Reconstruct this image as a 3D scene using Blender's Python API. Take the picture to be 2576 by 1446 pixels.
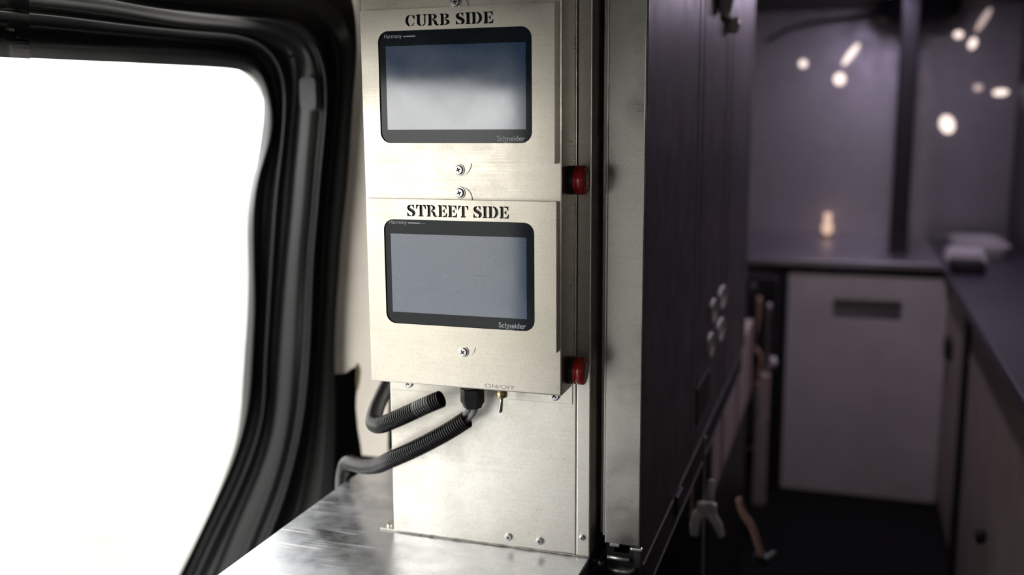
import bpy, bmesh, math, random
from mathutils import Vector, Matrix
from mathutils.geometry import interpolate_bezier

random.seed(7)
for o in list(bpy.data.objects):
    bpy.data.objects.remove(o)
scene = bpy.context.scene
COL = scene.collection
PI = math.pi

# ---------------------------------------------------------------- camera
def camera_matrix(loc, yaw, pitch, roll):
    cy, sy, cp, sp = math.cos(yaw), math.sin(yaw), math.cos(pitch), math.sin(pitch)
    f = Vector((-sy * cp, cy * cp, -sp)); r = Vector((cy, sy, 0)); d = f.cross(r)
    cr, sr = math.cos(roll), math.sin(roll)
    r2 = cr * r + sr * d; d2 = -sr * r + cr * d
    m = Matrix((r2, -d2, -f)).transposed().to_4x4()
    m.translation = loc
    return m
cam_data = bpy.data.cameras.new('camera')
cam_data.sensor_width = 36.0
cam_data.lens = 35.311
cam_data.clip_start = 0.02
cam_data.dof.use_dof = True
cam_data.dof.focus_distance = 1.06
cam_data.dof.aperture_fstop = 2.6
cam = bpy.data.objects.new('camera', cam_data)
cam.matrix_world = camera_matrix((0.2755, -0.9869, 0.2893), math.radians(18.4746), math.radians(9.5782), math.radians(0.4377))
COL.objects.link(cam)
scene.camera = cam

# ---------------------------------------------------------------- world, exposure
world = bpy.data.worlds.new('overcast_sky'); scene.world = world
world.use_nodes = True
bg = world.node_tree.nodes['Background']
bg.inputs['Color'].default_value = (1.0, 0.985, 0.95, 1)
bg.inputs['Strength'].default_value = 4.0
vs = scene.view_settings
vs.view_transform = 'Standard'; vs.look = 'None'; vs.gamma = 1.0
vs.exposure = 0.0
vs.use_curve_mapping = False

# ---------------------------------------------------------------- materials
MATS = {}
def material(name, color, rough=0.5, metal=0.0, spec=0.5, var=0.0, vscale=8.0, stretch=None,
             rvar=0.0, bump=0.0, emit=None, estr=0.0, coat=0.0, color2=None, aniso=0.0):
    m = bpy.data.materials.new(name); m.use_nodes = True
    nt = m.node_tree; b = nt.nodes['Principled BSDF']
    b.inputs['Base Color'].default_value = (*color, 1)
    b.inputs['Roughness'].default_value = rough
    b.inputs['Metallic'].default_value = metal
    b.inputs['Specular IOR Level'].default_value = spec
    b.inputs['Coat Weight'].default_value = coat
    b.inputs['Coat Roughness'].default_value = 0.08
    if emit:
        b.inputs['Emission Color'].default_value = (*emit, 1)
        b.inputs['Emission Strength'].default_value = estr
    if var or rvar or bump:
        tc = nt.nodes.new('ShaderNodeTexCoord'); mp = nt.nodes.new('ShaderNodeMapping')
        nt.links.new(tc.outputs['Object'], mp.inputs['Vector'])
        if stretch: mp.inputs['Scale'].default_value = stretch
        n = nt.nodes.new('ShaderNodeTexNoise'); n.inputs['Scale'].default_value = vscale
        n.inputs['Detail'].default_value = 6; n.inputs['Roughness'].default_value = 0.62
        nt.links.new(mp.outputs['Vector'], n.inputs['Vector'])
        if var:
            mx = nt.nodes.new('ShaderNodeMix'); mx.data_type = 'RGBA'
            c2 = color2 or tuple(max(0, c * (1 - var)) for c in color)
            mx.inputs['A'].default_value = (*color, 1); mx.inputs['B'].default_value = (*c2, 1)
            rp = nt.nodes.new('ShaderNodeMapRange')
            rp.inputs['From Min'].default_value = 0.35; rp.inputs['From Max'].default_value = 0.68
            nt.links.new(n.outputs['Fac'], rp.inputs['Value'])
            nt.links.new(rp.outputs['Result'], mx.inputs['Factor'])
            nt.links.new(mx.outputs['Result'], b.inputs['Base Color'])
        if rvar:
            rr = nt.nodes.new('ShaderNodeMapRange')
            rr.inputs['From Min'].default_value = 0.3; rr.inputs['From Max'].default_value = 0.7
            rr.inputs['To Min'].default_value = max(0.02, rough - rvar); rr.inputs['To Max'].default_value = rough + rvar
            nt.links.new(n.outputs['Fac'], rr.inputs['Value'])
            nt.links.new(rr.outputs['Result'], b.inputs['Roughness'])
        if bump:
            bp = nt.nodes.new('ShaderNodeBump'); bp.inputs['Strength'].default_value = bump
            bp.inputs['Distance'].default_value = 0.001
            nt.links.new(n.outputs['Fac'], bp.inputs['Height'])
            nt.links.new(bp.outputs['Normal'], b.inputs['Normal'])
    MATS[name] = m
    return m

def steel(name, color, rough, smudge=0.12, dots=0.0, dot_color=(0.30, 0.20, 0.09), dot_scale=60.0, scratch=0.0):
    """brushed stainless sheet: fine horizontal grain, large smudges, optional rust specks and scratches"""
    m = bpy.data.materials.new(name); m.use_nodes = True
    nt = m.node_tree; b = nt.nodes['Principled BSDF']; N = nt.nodes.new; Lk = nt.links.new
    b.inputs['Metallic'].default_value = 1.0
    tc = N('ShaderNodeTexCoord')
    mp = N('ShaderNodeMapping'); mp.inputs['Scale'].default_value = (14, 14, 900)
    Lk(tc.outputs['Object'], mp.inputs['Vector'])
    g = N('ShaderNodeTexNoise'); g.inputs['Scale'].default_value = 1.0; g.inputs['Detail'].default_value = 3
    Lk(mp.outputs['Vector'], g.inputs['Vector'])
    s = N('ShaderNodeTexNoise'); s.inputs['Scale'].default_value = 17; s.inputs['Detail'].default_value = 7; s.inputs['Roughness'].default_value = 0.65
    Lk(tc.outputs['Object'], s.inputs['Vector'])
    f = N('ShaderNodeTexNoise'); f.inputs['Scale'].default_value = 420; f.inputs['Detail'].default_value = 2
    Lk(tc.outputs['Object'], f.inputs['Vector'])
    def mr(src, a0, a1, t0, t1):
        r = N('ShaderNodeMapRange'); r.inputs['From Min'].default_value = a0; r.inputs['From Max'].default_value = a1
        r.inputs['To Min'].default_value = t0; r.inputs['To Max'].default_value = t1
        Lk(src, r.inputs['Value']); return r.outputs['Result']
    def add(a, c):
        q = N('ShaderNodeMath'); q.operation = 'ADD'; Lk(a, q.inputs[0]); Lk(c, q.inputs[1]); return q.outputs[0]
    ro = add(mr(s.outputs['Fac'], .3, .7, rough - smudge, rough + smudge), mr(g.outputs['Fac'], .3, .7, -.022, .022))
    Lk(ro, b.inputs['Roughness'])
    mx = N('ShaderNodeMix'); mx.data_type = 'RGBA'
    mx.inputs['A'].default_value = (*color, 1); mx.inputs['B'].default_value = (*[c * .80 for c in color], 1)
    Lk(add(mr(g.outputs['Fac'], .35, .65, 0, .22), add(mr(s.outputs['Fac'], .4, .7, 0, .4), mr(f.outputs['Fac'], .45, .75, 0, .5))), mx.inputs['Factor'])
    col = mx.outputs['Result']
    if scratch:
        mp2 = N('ShaderNodeMapping'); mp2.inputs['Rotation'].default_value = (0, 0, math.radians(62)); mp2.inputs['Scale'].default_value = (12, 300, 12)
        Lk(tc.outputs['Object'], mp2.inputs['Vector'])
        sc = N('ShaderNodeTexNoise'); sc.inputs['Scale'].default_value = 1.0; sc.inputs['Detail'].default_value = 4; sc.inputs['Distortion'].default_value = .6
        Lk(mp2.outputs['Vector'], sc.inputs['Vector'])
        m3 = N('ShaderNodeMix'); m3.data_type = 'RGBA'; Lk(col, m3.inputs['A']); m3.inputs['B'].default_value = (.95, .95, .95, 1)
        Lk(mr(sc.outputs['Fac'], .58, .68, 0, scratch), m3.inputs['Factor']); col = m3.outputs['Result']
        ro2 = add(ro, mr(sc.outputs['Fac'], .60, .70, 0, .16)); Lk(ro2, b.inputs['Roughness'])
    if dots:
        v = N('ShaderNodeTexVoronoi'); v.inputs['Scale'].default_value = dot_scale
        Lk(tc.outputs['Object'], v.inputs['Vector'])
        spread = N('ShaderNodeTexNoise'); spread.inputs['Scale'].default_value = 9
        Lk(tc.outputs['Object'], spread.inputs['Vector'])
        k = N('ShaderNodeMath'); k.operation = 'MULTIPLY'
        Lk(mr(v.outputs['Distance'], .10, .03, 0, dots), k.inputs[0]); Lk(mr(spread.outputs['Fac'], .5, .6, 0, 1), k.inputs[1])
        m2 = N('ShaderNodeMix'); m2.data_type = 'RGBA'; Lk(col, m2.inputs['A']); m2.inputs['B'].default_value = (*dot_color, 1)
        Lk(k.outputs[0], m2.inputs['Factor']); col = m2.outputs['Result']
    Lk(col, b.inputs['Base Color'])
    bp = N('ShaderNodeBump'); bp.inputs['Strength'].default_value = 0.02; bp.inputs['Distance'].default_value = 0.0003
    Lk(g.outputs['Fac'], bp.inputs['Height']); Lk(bp.outputs['Normal'], b.inputs['Normal'])
    MATS[name] = m
    return m

def dusty_glass(name, color, rough, spec, dust, metal=0.0, ior=1.5):
    m = bpy.data.materials.new(name); m.use_nodes = True
    nt = m.node_tree; b = nt.nodes['Principled BSDF']; N = nt.nodes.new; Lk = nt.links.new
    b.inputs['Specular IOR Level'].default_value = spec; b.inputs['Metallic'].default_value = metal; b.inputs['IOR'].default_value = ior
    tc = N('ShaderNodeTexCoord')
    v = N('ShaderNodeTexVoronoi'); v.inputs['Scale'].default_value = 330; Lk(tc.outputs['Object'], v.inputs['Vector'])
    n = N('ShaderNodeTexNoise'); n.inputs['Scale'].default_value = 700; n.inputs['Detail'].default_value = 3; Lk(tc.outputs['Object'], n.inputs['Vector'])
    w = N('ShaderNodeTexNoise'); w.inputs['Scale'].default_value = 22; w.inputs['Detail'].default_value = 6; Lk(tc.outputs['Object'], w.inputs['Vector'])
    def mr(src, a0, a1, t0, t1):
        r = N('ShaderNodeMapRange'); r.inputs['From Min'].default_value = a0; r.inputs['From Max'].default_value = a1
        r.inputs['To Min'].default_value = t0; r.inputs['To Max'].default_value = t1; Lk(src, r.inputs['Value']); return r.outputs['Result']
    def ml(a, c, op='MULTIPLY'):
        q = N('ShaderNodeMath'); q.operation = op; Lk(a, q.inputs[0]); Lk(c, q.inputs[1]); return q.outputs[0]
    d = ml(ml(mr(v.outputs['Distance'], .28, .08, 0, dust), mr(w.outputs['Fac'], .42, .62, 0, 1)), mr(n.outputs['Fac'], .5, .8, 0, dust * .6), 'ADD')
    mx = N('ShaderNodeMix'); mx.data_type = 'RGBA'; mx.inputs['A'].default_value = (*color, 1); mx.inputs['B'].default_value = (.6, .63, .65, 1)
    Lk(d, mx.inputs['Factor']); Lk(mx.outputs['Result'], b.inputs['Base Color'])
    Lk(mr(w.outputs['Fac'], .3, .7, rough * .7, rough * 1.35), b.inputs['Roughness'])
    MATS[name] = m
    return m

steel('box_steel', (0.81, 0.765, 0.67), 0.31, 0.06)
steel('cover_steel', (0.80, 0.755, 0.655), 0.31, 0.07)
steel('column_steel', (0.88, 0.845, 0.765), 0.43, 0.10, dots=.55, dot_scale=75)
steel('counter_steel', (0.82, 0.85, 0.90), 0.34, 0.12, scratch=.6)
steel('strip_steel', (0.70, 0.68, 0.62), 0.36, 0.10, dots=.4, dot_scale=45, dot_color=(.2, .15, .1))
steel('dark_steel', (0.42, 0.40, 0.42), 0.42, 0.10)
steel('panel_steel', (0.17, 0.15, 0.17), 0.42, 0.08)
steel('rear_steel', (0.60, 0.57, 0.62), 0.45, 0.08)
material('zinc', (0.72, 0.72, 0.70), 0.25, 1.0, rvar=.08, vscale=90)
material('dull_zinc', (0.78, 0.78, 0.76), 0.42, 1.0, rvar=.08, vscale=90)
material('brass', (0.62, 0.50, 0.28), 0.28, 1.0, rvar=.06, vscale=90)
material('screw_slot', (0.03, 0.03, 0.03), 0.6, var=.3, vscale=200)
dusty_glass('bezel_glass', (0.012, 0.017, 0.024), 0.10, 0.35, 0.05)
dusty_glass('screen_glass', (0.045, 0.10, 0.20), 0.10, 0.5, 0.14, ior=2.3)
material('print_white', (0.62, 0.66, 0.70), 0.5, var=.15, vscale=600)
material('scratch_white', (0.7, 0.72, 0.74), 0.5, var=.3, vscale=300)
material('etched', (0.50, 0.48, 0.43), 0.6, 0.6, var=.4, vscale=300)
material('black_plastic', (0.012, 0.012, 0.013), 0.42, var=.3, vscale=60, rvar=.1)
material('conduit_black', (0.012, 0.012, 0.0125), 0.23, spec=.6, var=.35, vscale=90, rvar=.12)
material('red_plastic', (0.42, 0.015, 0.012), 0.22, spec=.6, var=.35, vscale=70)
material('cap_print', (0.62, 0.32, 0.30), 0.5, var=.3, vscale=200)
material('cable_grey', (0.30, 0.30, 0.31), 0.4, var=.2, vscale=120)
material('jamb_paint', (0.008, 0.0095, 0.0115), 0.30, spec=.5, var=.25, vscale=9, rvar=.05)
material('seal_rubber', (0.007, 0.007, 0.007), 0.5, spec=.3, var=.3, vscale=60)
material('beige_lining', (0.80, 0.73, 0.65), 0.75, var=.12, vscale=14, bump=.15)
material('cut_edge', (0.16, 0.13, 0.06), 0.8, var=.5, vscale=250)
material('black_void', (0.006, 0.006, 0.006), 0.9, var=.3, vscale=20)
material('trim_black', (0.006, 0.006, 0.0065), 0.6, spec=.3, var=.3, vscale=20)
material('dark_floor', (0.006, 0.006, 0.006), 0.85, spec=.2, var=.4, vscale=30, bump=.2)
material('ceiling_grey', (0.10, 0.095, 0.10), 0.7, var=.2, vscale=12)
material('wall_grey', (0.10, 0.09, 0.10), 0.6, var=.25, vscale=10)
material('concrete', (0.33, 0.325, 0.31), 0.9, var=.2, vscale=3, bump=.3)
material('latch_grey', (0.85, 0.82, 0.76), 0.35, var=.2, vscale=90)
material('oval_white', (0.60, 0.56, 0.52), 0.5, var=.2, vscale=90)
material('white_plastic', (0.88, 0.84, 0.84), 0.4, var=.12, vscale=60)
material('strap_tan', (0.42, 0.25, 0.18), 0.8, var=.3, vscale=150, bump=.3)
material('gasket', (0.010, 0.010, 0.012), 0.55, var=.3, vscale=60)
material('glint_glow', (1, .9, .85), 0.4, var=.02, vscale=30, emit=(1.0, .82, .74), estr=1.5)
material('glint_dim', (1, .9, .85), 0.4, var=.02, vscale=30, emit=(1.0, .76, .70), estr=.55)
material('glint_amber', (1, .7, .5), 0.4, var=.02, vscale=30, emit=(1.0, .66, .50), estr=.7)
material('fill_violet', (1, .9, 1), 0.4, var=.02, vscale=30, emit=(.80, .68, 1.0), estr=26.0)
material('fill_pale', (1, .95, 1), 0.4, var=.02, vscale=30, emit=(.95, .82, .95), estr=40.0)
material('rear_paint', (0.68, 0.63, 0.62), 0.45, var=.14, vscale=6)
material('low_paint', (0.50, 0.41, 0.38), 0.5, var=.25, vscale=7)
material('counter_dark', (0.075, 0.07, 0.095), 0.42, var=.2, vscale=7)
material('cap_grey', (0.08, 0.09, 0.095), 0.5, var=.25, vscale=60)
material('blue_grey', (0.15, 0.16, 0.20), 0.5, var=.2, vscale=12)

# ---------------------------------------------------------------- helpers
def link(name, me, mat, parent=None, smooth=False):
    o = bpy.data.objects.new(name, me)
    if mat: me.materials.append(MATS[mat]) if not me.materials else None
    if smooth:
        for p in me.polygons: p.use_smooth = True
    COL.objects.link(o)
    if parent: o.parent = parent
    return o
def from_bm(name, bm, mat, parent=None, smooth=False, recalc=True):
    if recalc: bmesh.ops.recalc_face_normals(bm, faces=bm.faces)
    me = bpy.data.meshes.new(name); bm.to_mesh(me); bm.free()
    return link(name, me, mat, parent, smooth)
def tag(o, label, cat=None, group=None, kind=None):
    o['label'] = label
    if cat: o['category'] = cat
    if group: o['group'] = group
    if kind: o['kind'] = kind
    return o
def thing(name, loc, label, cat, group=None, kind=None):
    o = bpy.data.objects.new(name, None); o.empty_display_size = .05
    o.location = loc; COL.objects.link(o)
    return tag(o, label, cat, group, kind)
def L(root, p):            # a world point in a thing's own frame
    return Vector(p) - root.location
def add_box(bm, a, b, bevel=0.0, segs=2):
    t = bmesh.new()
    vs_ = [t.verts.new((x, y, z)) for x in (a[0], b[0]) for y in (a[1], b[1]) for z in (a[2], b[2])]
    for f in ((0, 1, 3, 2), (4, 6, 7, 5), (0, 4, 5, 1), (2, 3, 7, 6), (0, 2, 6, 4), (1, 5, 7, 3)):
        t.faces.new([vs_[i] for i in f])
    bmesh.ops.recalc_face_normals(t, faces=t.faces)
    if bevel: bmesh.ops.bevel(t, geom=list(t.edges), offset=bevel, segments=segs, affect='EDGES', profile=.5)
    me = bpy.data.meshes.new('tmp'); t.to_mesh(me); t.free(); bm.from_mesh(me); bpy.data.meshes.remove(me)
def box(name, a, b, mat, root=None, bevel=0.0, segs=2):
    bm = bmesh.new()
    if root: a, b = L(root_of(root), a), L(root_of(root), b)
    add_box(bm, a, b, bevel, segs)
    return from_bm(name, bm, mat, root)
def root_of(o):
    while o.parent: o = o.parent
    return o
def frames(pts):
    """tangent/normal frames along a polyline"""
    n = len(pts); T = []
    for i in range(n):
        t = (pts[min(i + 1, n - 1)] - pts[max(i - 1, 0)]); T.append(t.normalized())
    up = Vector((0, 0, 1)) if abs(T[0].z) < .9 else Vector((1, 0, 0))
    u = (up - T[0] * up.dot(T[0])).normalized(); out = []
    for i in range(n):
        u = (u - T[i] * u.dot(T[i])).normalized(); out.append((u, T[i].cross(u)))
    return out
def add_tube(bm, pts, radii, seg=16, caps=True):
    pts = [Vector(p) for p in pts]; fr = frames(pts); rings = []
    for p, (u, v), r in zip(pts, fr, radii):
        rings.append([bm.verts.new(p + (u * math.cos(2 * PI * k / seg) + v * math.sin(2 * PI * k / seg)) * r) for k in range(seg)])
    for a, b in zip(rings, rings[1:]):
        for k in range(seg): bm.faces.new((a[k], a[(k + 1) % seg], b[(k + 1) % seg], b[k]))
    if caps:
        bm.faces.new(rings[0][::-1]); bm.faces.new(rings[-1])
def tube(name, pts, radii, mat, root=None, seg=16, smooth=True, caps=True):
    if not isinstance(radii, (list, tuple)): radii = [radii] * len(pts)
    if root: pts = [L(root_of(root), p) for p in pts]
    bm = bmesh.new(); add_tube(bm, pts, radii, seg, caps)
    return from_bm(name, bm, mat, root, smooth)
def catmull(pts, per):
    P = [Vector(p) for p in pts]; P = [2 * P[0] - P[1]] + P + [2 * P[-1] - P[-2]]; out = []
    for i in range(1, len(P) - 2):
        for k in range(per):
            t = k / per; a, b, c, d = P[i - 1], P[i], P[i + 1], P[i + 2]
            out.append(.5 * ((2 * b) + (c - a) * t + (2 * a - 5 * b + 4 * c - d) * t * t + (3 * b - a - 3 * c + d) * t ** 3))
    out.append(P[-2]); return out
def lathe(name, prof, axis_o, axis, mat, root=None, seg=24, smooth=True, ref=None):
    """prof: list of (distance along axis, radius)"""
    ax = Vector(axis).normalized(); o = Vector(axis_o)
    if root: o = L(root_of(root), o)
    ref = Vector(ref) if ref else (Vector((0, 0, 1)) if abs(ax.z) < .9 else Vector((1, 0, 0)))
    u = (ref - ax * ref.dot(ax)).normalized(); v = ax.cross(u)
    bm = bmesh.new(); rings = []
    for d, r in prof:
        rings.append([bm.verts.new(o + ax * d + (u * math.cos(2 * PI * k / seg) + v * math.sin(2 * PI * k / seg)) * max(r, 1e-5)) for k in range(seg)])
    for a, b in zip(rings, rings[1:]):
        for k in range(seg): bm.faces.new((a[k], a[(k + 1) % seg], b[(k + 1) % seg], b[k]))
    bm.faces.new(rings[0][::-1]); bm.faces.new(rings[-1])
    return from_bm(name, bm, mat, root, smooth)
def rounded_rect(x0, x1, z0, z1, r, n=8):
    out = []
    for cx, cz, a0 in ((x1 - r, z1 - r, 0), (x0 + r, z1 - r, 90), (x0 + r, z0 + r, 180), (x1 - r, z0 + r, 270)):
        for k in range(n + 1):
            a = math.radians(a0 + 90 * k / n); out.append((cx + r * math.cos(a), cz + r * math.sin(a)))
    return out
def cut_plate(name, outline, holes, y_front, thick, mat, root):
    """flat sheet in the XZ plane with real openings"""
    cu = bpy.data.curves.new('tmp', 'CURVE'); cu.dimensions = '2D'; cu.fill_mode = 'BOTH'; cu.extrude = thick / 2
    for poly in [outline] + holes:
        sp = cu.splines.new('POLY'); sp.points.add(len(poly) - 1)
        for p, (x, z) in zip(sp.points, poly): p.co = (x * 100, z * 100, 0, 1)
        sp.use_cyclic_u = True
    cu.extrude = thick / 2 * 100
    t = bpy.data.objects.new('tmp', cu); COL.objects.link(t)
    dg = bpy.context.evaluated_depsgraph_get(); me = bpy.data.meshes.new_from_object(t.evaluated_get(dg))
    bpy.data.objects.remove(t); bpy.data.curves.remove(cu)
    off = root_of(root).location
    for v in me.vertices:
        x, z, d = v.co.x / 100, v.co.y / 100, v.co.z / 100
        v.co = (x - off.x, y_front + thick / 2 - d - off.y, z - off.z)
    me.name = name; me.materials.clear()
    return link(name, me, mat, root)
def text_mesh(name, body, x0, z0, height, y, mat, root, width=None, face='-y', bold=0.0, thick=0.00008):
    cu = bpy.data.curves.new('tmp', 'FONT'); cu.body = body; cu.size = 1.0; cu.extrude = 0.0; cu.offset = bold
    t = bpy.data.objects.new('tmp', cu); COL.objects.link(t)
    dg = bpy.context.evaluated_depsgraph_get(); me = bpy.data.meshes.new_from_object(t.evaluated_get(dg))
    bpy.data.objects.remove(t); bpy.data.curves.remove(cu)
    xs = [v.co.x for v in me.vertices]; ys = [v.co.y for v in me.vertices]
    s = height; sx = s if not width else width / (max(xs) - min(xs)); x_min = min(xs)
    off = root_of(root).location
    for v in me.vertices:
        v.co = (x0 + (v.co.x - x_min) * sx - off.x, y - off.y, z0 + v.co.y * s - off.z)
    me.name = name; me.materials.clear()
    return link(name, me, mat, root)

# stencil alphabet ------------------------------------------------------------
def arc(cx, cy, rx, ry, a0, a1, n=14):
    return [(cx + rx * math.cos(math.radians(a0 + (a1 - a0) * k / n)), cy + ry * math.sin(math.radians(a0 + (a1 - a0) * k / n))) for k in range(n + 1)]
def stroke(pts, w):
    l, r = [], []
    for i, p in enumerate(pts):
        a, b = pts[max(i - 1, 0)], pts[min(i + 1, len(pts) - 1)]
        dx, dy = b[0] - a[0], b[1] - a[1]; d = math.hypot(dx, dy); nx, ny = -dy / d, dx / d
        l.append((p[0] + nx * w[i] / 2, p[1] + ny * w[i] / 2)); r.append((p[0] - nx * w[i] / 2, p[1] - ny * w[i] / 2))
    return l + r[::-1]
def beam(x0, x1, sl=.07, sr=.07, h=.085):
    return [(x0 - sl, 0), (x1 + sr, 0), (x1 + sr, h), (x1, h + .03), (x1, 1 - h - .03), (x1 + sr, 1 - h), (x1 + sr, 1), (x0 - sl, 1), (x0 - sl, 1 - h), (x0, 1 - h - .03), (x0, h + .03), (x0 - sl, h)]
def stem_left():
    return beam(.07, .29, .07, 0)
def bowl(cx, cy, rx, ry, ix, iy):
    return arc(cx, cy, rx, ry, 90, -90) + arc(cx, cy, ix, iy, -90, 90)
S_TOP = [(.43, .96), (.30, .955), (.17, .87), (.13, .74), (.18, .62), (.33, .52), (.47, .43), (.56, .30), (.53, .15), (.44, .055), (.395, .04)]
GLYPHS = {
    'C': (.74, [arc(.37, .5, .37, .51, 96, 264) + arc(.37, .5, .15, .42, 258, 102),
                arc(.37, .5, .33, .51, 80, 42) + [(.64, .98), (.70, .98), (.70, .62), (.65, .62)] + arc(.37, .5, .25, .42, 30, 78),
                arc(.37, .5, .34, .51, 280, 335) + arc(.37, .5, .26, .42, 335, 282)]),
    'U': (.80, [[(0, 1), (0, .92), (.07, .89), (.07, .28)] + arc(.40, .28, .33, .29, 180, 264) + arc(.40, .28, .11, .19, 262, 180) + [(.29, .89), (.36, .92), (.36, 1)],
                [(.52, 1), (.52, .92), (.60, .89), (.60, .28)] + arc(.43, .28, .17, .19, 0, -80) + arc(.43, .28, .27, .29, -82, 0) + [(.70, .89), (.78, .92), (.78, 1)]]),
    'R': (.84, [stem_left(), bowl(.34, .755, .34, .245, .13, .165),
                stroke([(.34, .45), (.47, .44), (.55, .33), (.59, .17), (.66, .05), (.80, .05)], [.09, .13, .20, .21, .15, .09])]),
    'B': (.78, [stem_left(), bowl(.34, .765, .32, .235, .12, .155), bowl(.34, .25, .38, .25, .15, .165)]),
    'S': (.66, [stroke(S_TOP[1:], [.09, .19, .24, .25, .26, .26, .25, .21, .13, .08]),
                [(.36, 1.0), (.36, .92), (.46, .87), (.52, .68), (.57, .68), (.57, 1.0), (.52, 1.0), (.48, .97)],
                [(.33, 0), (.33, .08), (.16, .13), (.07, .34), (.02, .34), (.02, 0), (.07, 0), (.11, .03)]]),
    'I': (.38, [beam(.08, .30)]),
    'D': (.80, [stem_left(), bowl(.34, .5, .42, .5, .19, .415)]),
    'E': (.72, [stem_left(), [(.34, 1), (.66, 1), (.66, .66), (.61, .66), (.52, .89), (.34, .91)],
                [(.34, .46), (.41, .46), (.46, .34), (.51, .34), (.51, .68), (.46, .68), (.41, .55), (.34, .55)],
                [(.34, 0), (.68, 0), (.70, .36), (.65, .36), (.54, .12), (.34, .09)]]),
    'T': (.80, [[(.29, .985), (.29, .11), (.21, .085), (.21, 0), (.59, 0), (.59, .085), (.51, .11), (.51, .985)],
                [(.02, 1), (.24, 1), (.24, .91), (.15, .88), (.06, .64), (0, .64)],
                [(.78, 1), (.56, 1), (.56, .91), (.65, .88), (.74, .64), (.80, .64)]]),
}
def stencil(word, x0, x1, z0, h):
    polys, x = [], 0.0
    for ch in word:
        if ch == ' ': x += .30; continue
        w, ps = GLYPHS[ch]
        polys += [[(px + x, py) for px, py in p] for p in ps]; x += w + .055
    k = (x1 - x0) / (x - .055)
    return [[(x0 + px * k, z0 + py * h) for px, py in p] for p in polys]

# ================================================================ the setting
def wallbox(name, a, b, mat, label, cat='wall'):
    return tag(box(name, a, b, mat), label, cat, kind='structure')
FLOOR, CEIL = -1.0, 0.70
wallbox('floor', (-.64, -2.4, FLOOR - .05), (.90, 3.35, FLOOR), 'dark_floor', 'black rubber van floor running down the aisle', 'floor')
wallbox('ceiling', (-.72, -2.4, CEIL), (.90, 3.35, CEIL + .03), 'ceiling_grey', 'dark grey van ceiling', 'ceiling')
wr = thing('wall_right', (.885, 0, FLOOR), 'dark side wall behind the long counter', 'wall', kind='structure')
for a_, b_ in (((.87, -1.15, FLOOR), (.90, 3.35, CEIL)), ((.87, -2.40, FLOOR), (.90, -1.75, CEIL)), ((.87, -1.75, FLOOR), (.90, -1.15, 0.20)), ((.87, -1.75, .42), (.90, -1.15, CEIL))):  # gap between sections: unseen window opening added to let fill light in
    box('wall_section', a_, b_, 'wall_grey', wr)
wallbox('wall_rear', (-.72, 3.30, FLOOR), (.87, 3.35, CEIL), 'rear_steel', 'violet-lit metal wall at the far end of the aisle', 'wall')
wallbox('wall_front', (-.72, -2.4, FLOOR), (.87, -2.36, CEIL), 'wall_grey', 'dark bulkhead at the front of the van', 'wall')
wallbox('wall_left', (-.71, .61, FLOOR), (-.685, 3.30, CEIL), 'wall_grey', 'dark side wall hidden behind the cabinets', 'wall')
wallbox('wall_left_cab', (-.50, -2.36, FLOOR), (-.46, -1.46, CEIL), 'wall_grey', 'dark side wall beyond the far edge of the doorway', 'wall')
wallbox('ground', (-40, -30, -1.50), (-.95, 30, -1.45), 'concrete', 'pale overexposed ground outside the doorway', 'ground')

# beige lining behind the column, with the rough-cut notch
lining = thing('wall_lining', (-.48, .456, -.20), 'beige wall lining panel with a rough-cut black notch, beside the steel column', 'wall panel', kind='structure')
outline = [(-0.5600, 0.6900), (-0.3978, 0.6900), (-0.4067, 0.0770), (-0.4203, -0.1472), (-0.4258, -0.2632), (-0.4728, -0.2632), (-0.4741, -0.2481), (-0.4785, -0.2190), (-0.4808, -0.1809), (-0.4797, -0.1651), (-0.4774, -0.1472), (-0.4751, -0.1338), (-0.4746, -0.1192), (-0.4751, -0.1080), (-0.4818, -0.1136), (-0.4897, -0.1175), (-0.4953, -0.1225), (-0.5033, -0.1258), (-0.5122, -0.1265), (-0.5233, -0.1293), (-0.5600, -0.1315)]
cut_plate('panel', outline, [], .456, .006, 'beige_lining', lining)
tube('torn_edge', [(-0.4751, .4545, -0.1068), (-0.4736, .4545, -0.1192), (-0.4757, .4545, -0.1360), (-0.4774, .4545, -0.1518)], [.0022, .003, .0025, .001], 'cut_edge', lining, seg=8)
box('backing', (-.66, .550, FLOOR), (-.28, .555, CEIL), 'black_void', lining)

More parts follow.
